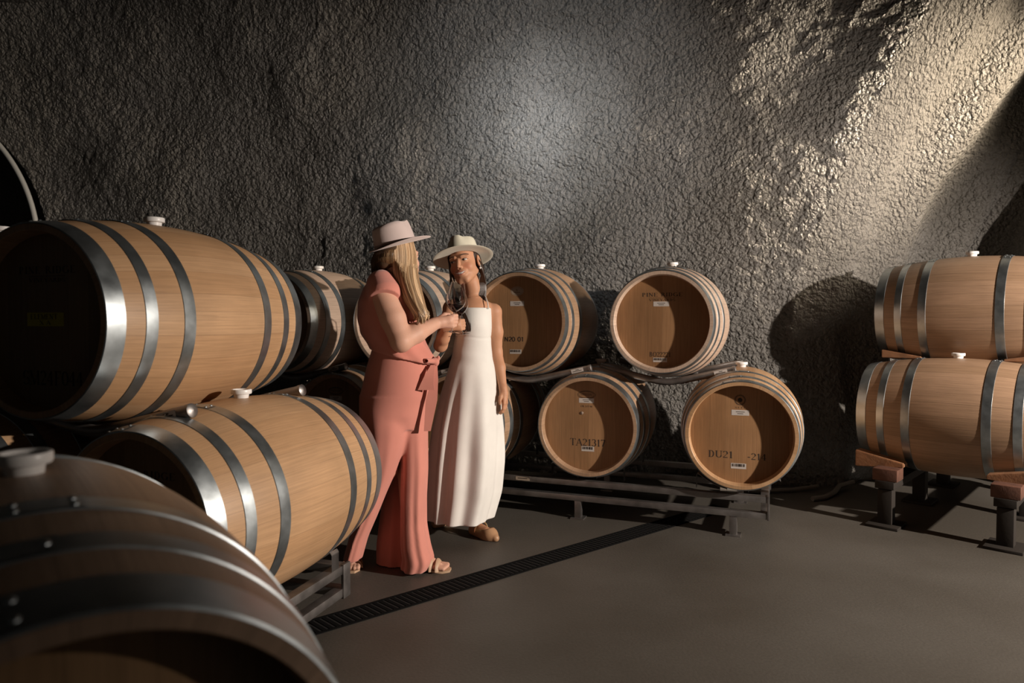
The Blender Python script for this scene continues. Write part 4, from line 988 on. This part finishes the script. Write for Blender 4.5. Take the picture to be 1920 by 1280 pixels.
def flat_shoe(parent, ft):
    h, d, s = ft; c = parent.location; S = SDF(h-(.3, .3, .02)+(0, 0, .0), h+(.3, .3, .12), .0032)
    g = lambda x, y, z: h+d*x+s*y+np.array((0, 0, z))
    S.cone(g(.03, 0, .022), g(.16, 0, .022), .036, .044, .02); S.cone(g(.15, 0, .02), g(.208, .0, .017), .042, .020, .02)
    S.cone(g(.035, 0, .060), g(.135, 0, .075), .030, .034, .008, True)
    S.F = np.maximum(S.F, -(S.ax[2][None, None, :]-.001).astype('f'))
    V, Q = S.mesh(); o = sdf_object('flat_shoe', V, Q, M['leather'], parent)
    pts = [Vector(g(.085, .046*math.cos(a), .030+.050*max(0, math.sin(a))))-c for a in [PI*q/12 for q in range(13)]]
    MB().tube(pts, .0045, 6).build('chain_strap', M['gold'], o)
flat_shoe(w2, gf1); flat_shoe(w2, gf2)
S = SDF(H2-(.18, .18, .2), H2+(.18, .18, .14), .0035)
S.ell(loc(F2, H2, (0, -.028, .030)), (.083, .092, .088), F2, .01); S.cut(F2[1], loc(F2, H2, (0, .044, 0)), H2-.3, H2+.3)
S.cut(-F2[2], loc(F2, H2, (0, 0, -.05)), H2-.3, H2+.3)
S.chain([loc(F2, H2, (.070, .0, .03)), loc(F2, H2, (.072, .008, -.04)), loc(F2, H2, (.070, .012, -.09))], [.016, .012, .003], .015)
S.chain([loc(F2, H2, (-.066, -.03, .0)), loc(F2, H2, (-.074, -.04, -.05)), loc(F2, H2, (-.070, -.045, -.11))], [.020, .014, .003], .015)
V, Q = S.mesh(); sdf_object('hair', V, Q, M['hair'], w2, np.tile(np.array((.030, .016, .011)), (len(V), 1)))
paths = []; cols = []
for i in range(150):
    q = r_.uniform(-1, 1); u_ = r_.uniform(-1, 1); g = r_.uniform(.6, 1.6)
    paths.append(spline([loc(F2, H2, (.072, .03-.03*abs(q), .05)), loc(F2, H2, (.078+.006*u_, .020+.018*q, -.04)), at(846+4*q, 542, 3.53), at(855+5*q, 565, 3.50), at(866+7*q, 582+2*u_, 3.505), at(868+6*q+3*u_, 596+3*u_, 3.52), at(878+6*q, 610+6*u_, 3.535), at(874+8*q, 618+5*u_, 3.54)], 18)); cols.append((.040*g, .021*g, .013*g))
for i in range(220):
    q = r_.uniform(-1, 1); u_ = r_.uniform(-1, 1); g = r_.uniform(.6, 1.6)
    paths.append(spline([loc(F2, H2, (-.070, .03-.05*abs(q), .045)), loc(F2, H2, (-.084, -.022+.016*q, -.01)), loc(F2, H2, (-.088+.006*u_, -.02+.02*q, -.06)), at(905+7*q, 530, 3.665), at(904+7*q, 550, 3.655), at(902+7*q+2*u_, 563+8*u_, 3.645)], 14)); cols.append((.040*g, .021*g, .013*g))
strands('hair_locks', w2, paths, M['hair'], cols, .0026)
mb = MB(); ep = loc(F2, H2, (-.084, .004, -.050))-np.array(w2.location); mb.lathe([(.0001, -.006), (.005, -.003), (.006, 0), (.005, .003), (.0001, .006)], 12, Matrix.Translation(Vector(ep))); mb.tube([Vector(ep)+Vector((0, 0, .004)), Vector(ep)+Vector((0, 0, .018))], .0012, 6); mb.build('earring', M['pearl'], w2)
Fh2 = frame((-.35, -.93, .19), roll=.25); hat(w2, loc(F2, H2, (0, -.013, .030)), Fh2, .160, (.083, .099), .103, .008, M['felt_cream'], M['band_dark'], side_up=-.006, back=-.01)

# ------------------------------------------------------------------ wine glasses
m, nt, b, N, Lk = mat('clear_glass'); b.inputs['Transmission Weight'].default_value = 1; b.inputs['Roughness'].default_value = .0; b.inputs['IOR'].default_value = 1.45; M['glass'] = m
m, nt, b, N, Lk = mat('red_wine'); b.inputs['Base Color'].default_value = (.018, .001, .003, 1); b.inputs['Roughness'].default_value = .05; b.inputs['Transmission Weight'].default_value = 0; M['wine'] = m
def wine_glass(label, base, axis, level):
    """base: centre of the bowl bottom; stem below, bowl above"""
    ax_ = Vector(axis).normalized(); rot = ax_.to_track_quat('Z', 'Y').to_matrix().to_4x4()
    root = thing('wine_glass', label, 'wine glass', base, 0, 'wine glasses held by the two women'); root.rotation_euler = rot.to_euler()
    out = [(.0035, 0), (.010, .003), (.024, .014), (.038, .030), (.0465, .046), (.049, .060), (.0475, .076), (.043, .096), (.038, .116), (.0345, .134), (.0335, .142)]
    inn = [(r-.0011, z+.0006) for r, z in out[1:]][::-1]; inn = [(inn[0][0], .142)]+inn[1:]+[(.0001, .0035)]
    mb = MB(); mb.lathe(out[:1]+out[1:]+inn, 48); mb.lathe([(.0001, 0), (.0035, 0)], 48); mb.build('bowl', M['glass'], root)
    mb = MB(); mb.lathe([(.0036, 0), (.0030, -.01), (.0027, -.05), (.0032, -.080), (.006, -.088), (.018, -.0915), (.0385, -.0935), (.0385, -.0945), (.0001, -.0945)], 36); mb.build('stem', M['glass'], root)
    wp = [(.0001, .0045)]+[(r-.0016, z+.001) for r, z in out[1:] if z < level]
    rl = np.interp(level, [z for r, z in out], [r for r, z in out])-.0016; wp += [(rl, level), (.0001, level)]
    mb = MB(); mb.lathe(wp, 40); mb.build('wine', M['wine'], root); return root
P1 = np.array(wr)+.92*(hx*.088+hy*.024); P2 = np.array(r3)+.84*(h2x*.088+h2y*.024)
A1 = unit(hz+np.array((.05, 0, 0))); A2 = unit(h2z+np.array((.0, 0, 0)))
wine_glass('red wine glass held by the woman in coral, the nearer of the pair', P1+A1*.040, A1, .040)
wine_glass('red wine glass held by the woman in white, just behind the other one', P2+A2*.045, A2, .040)
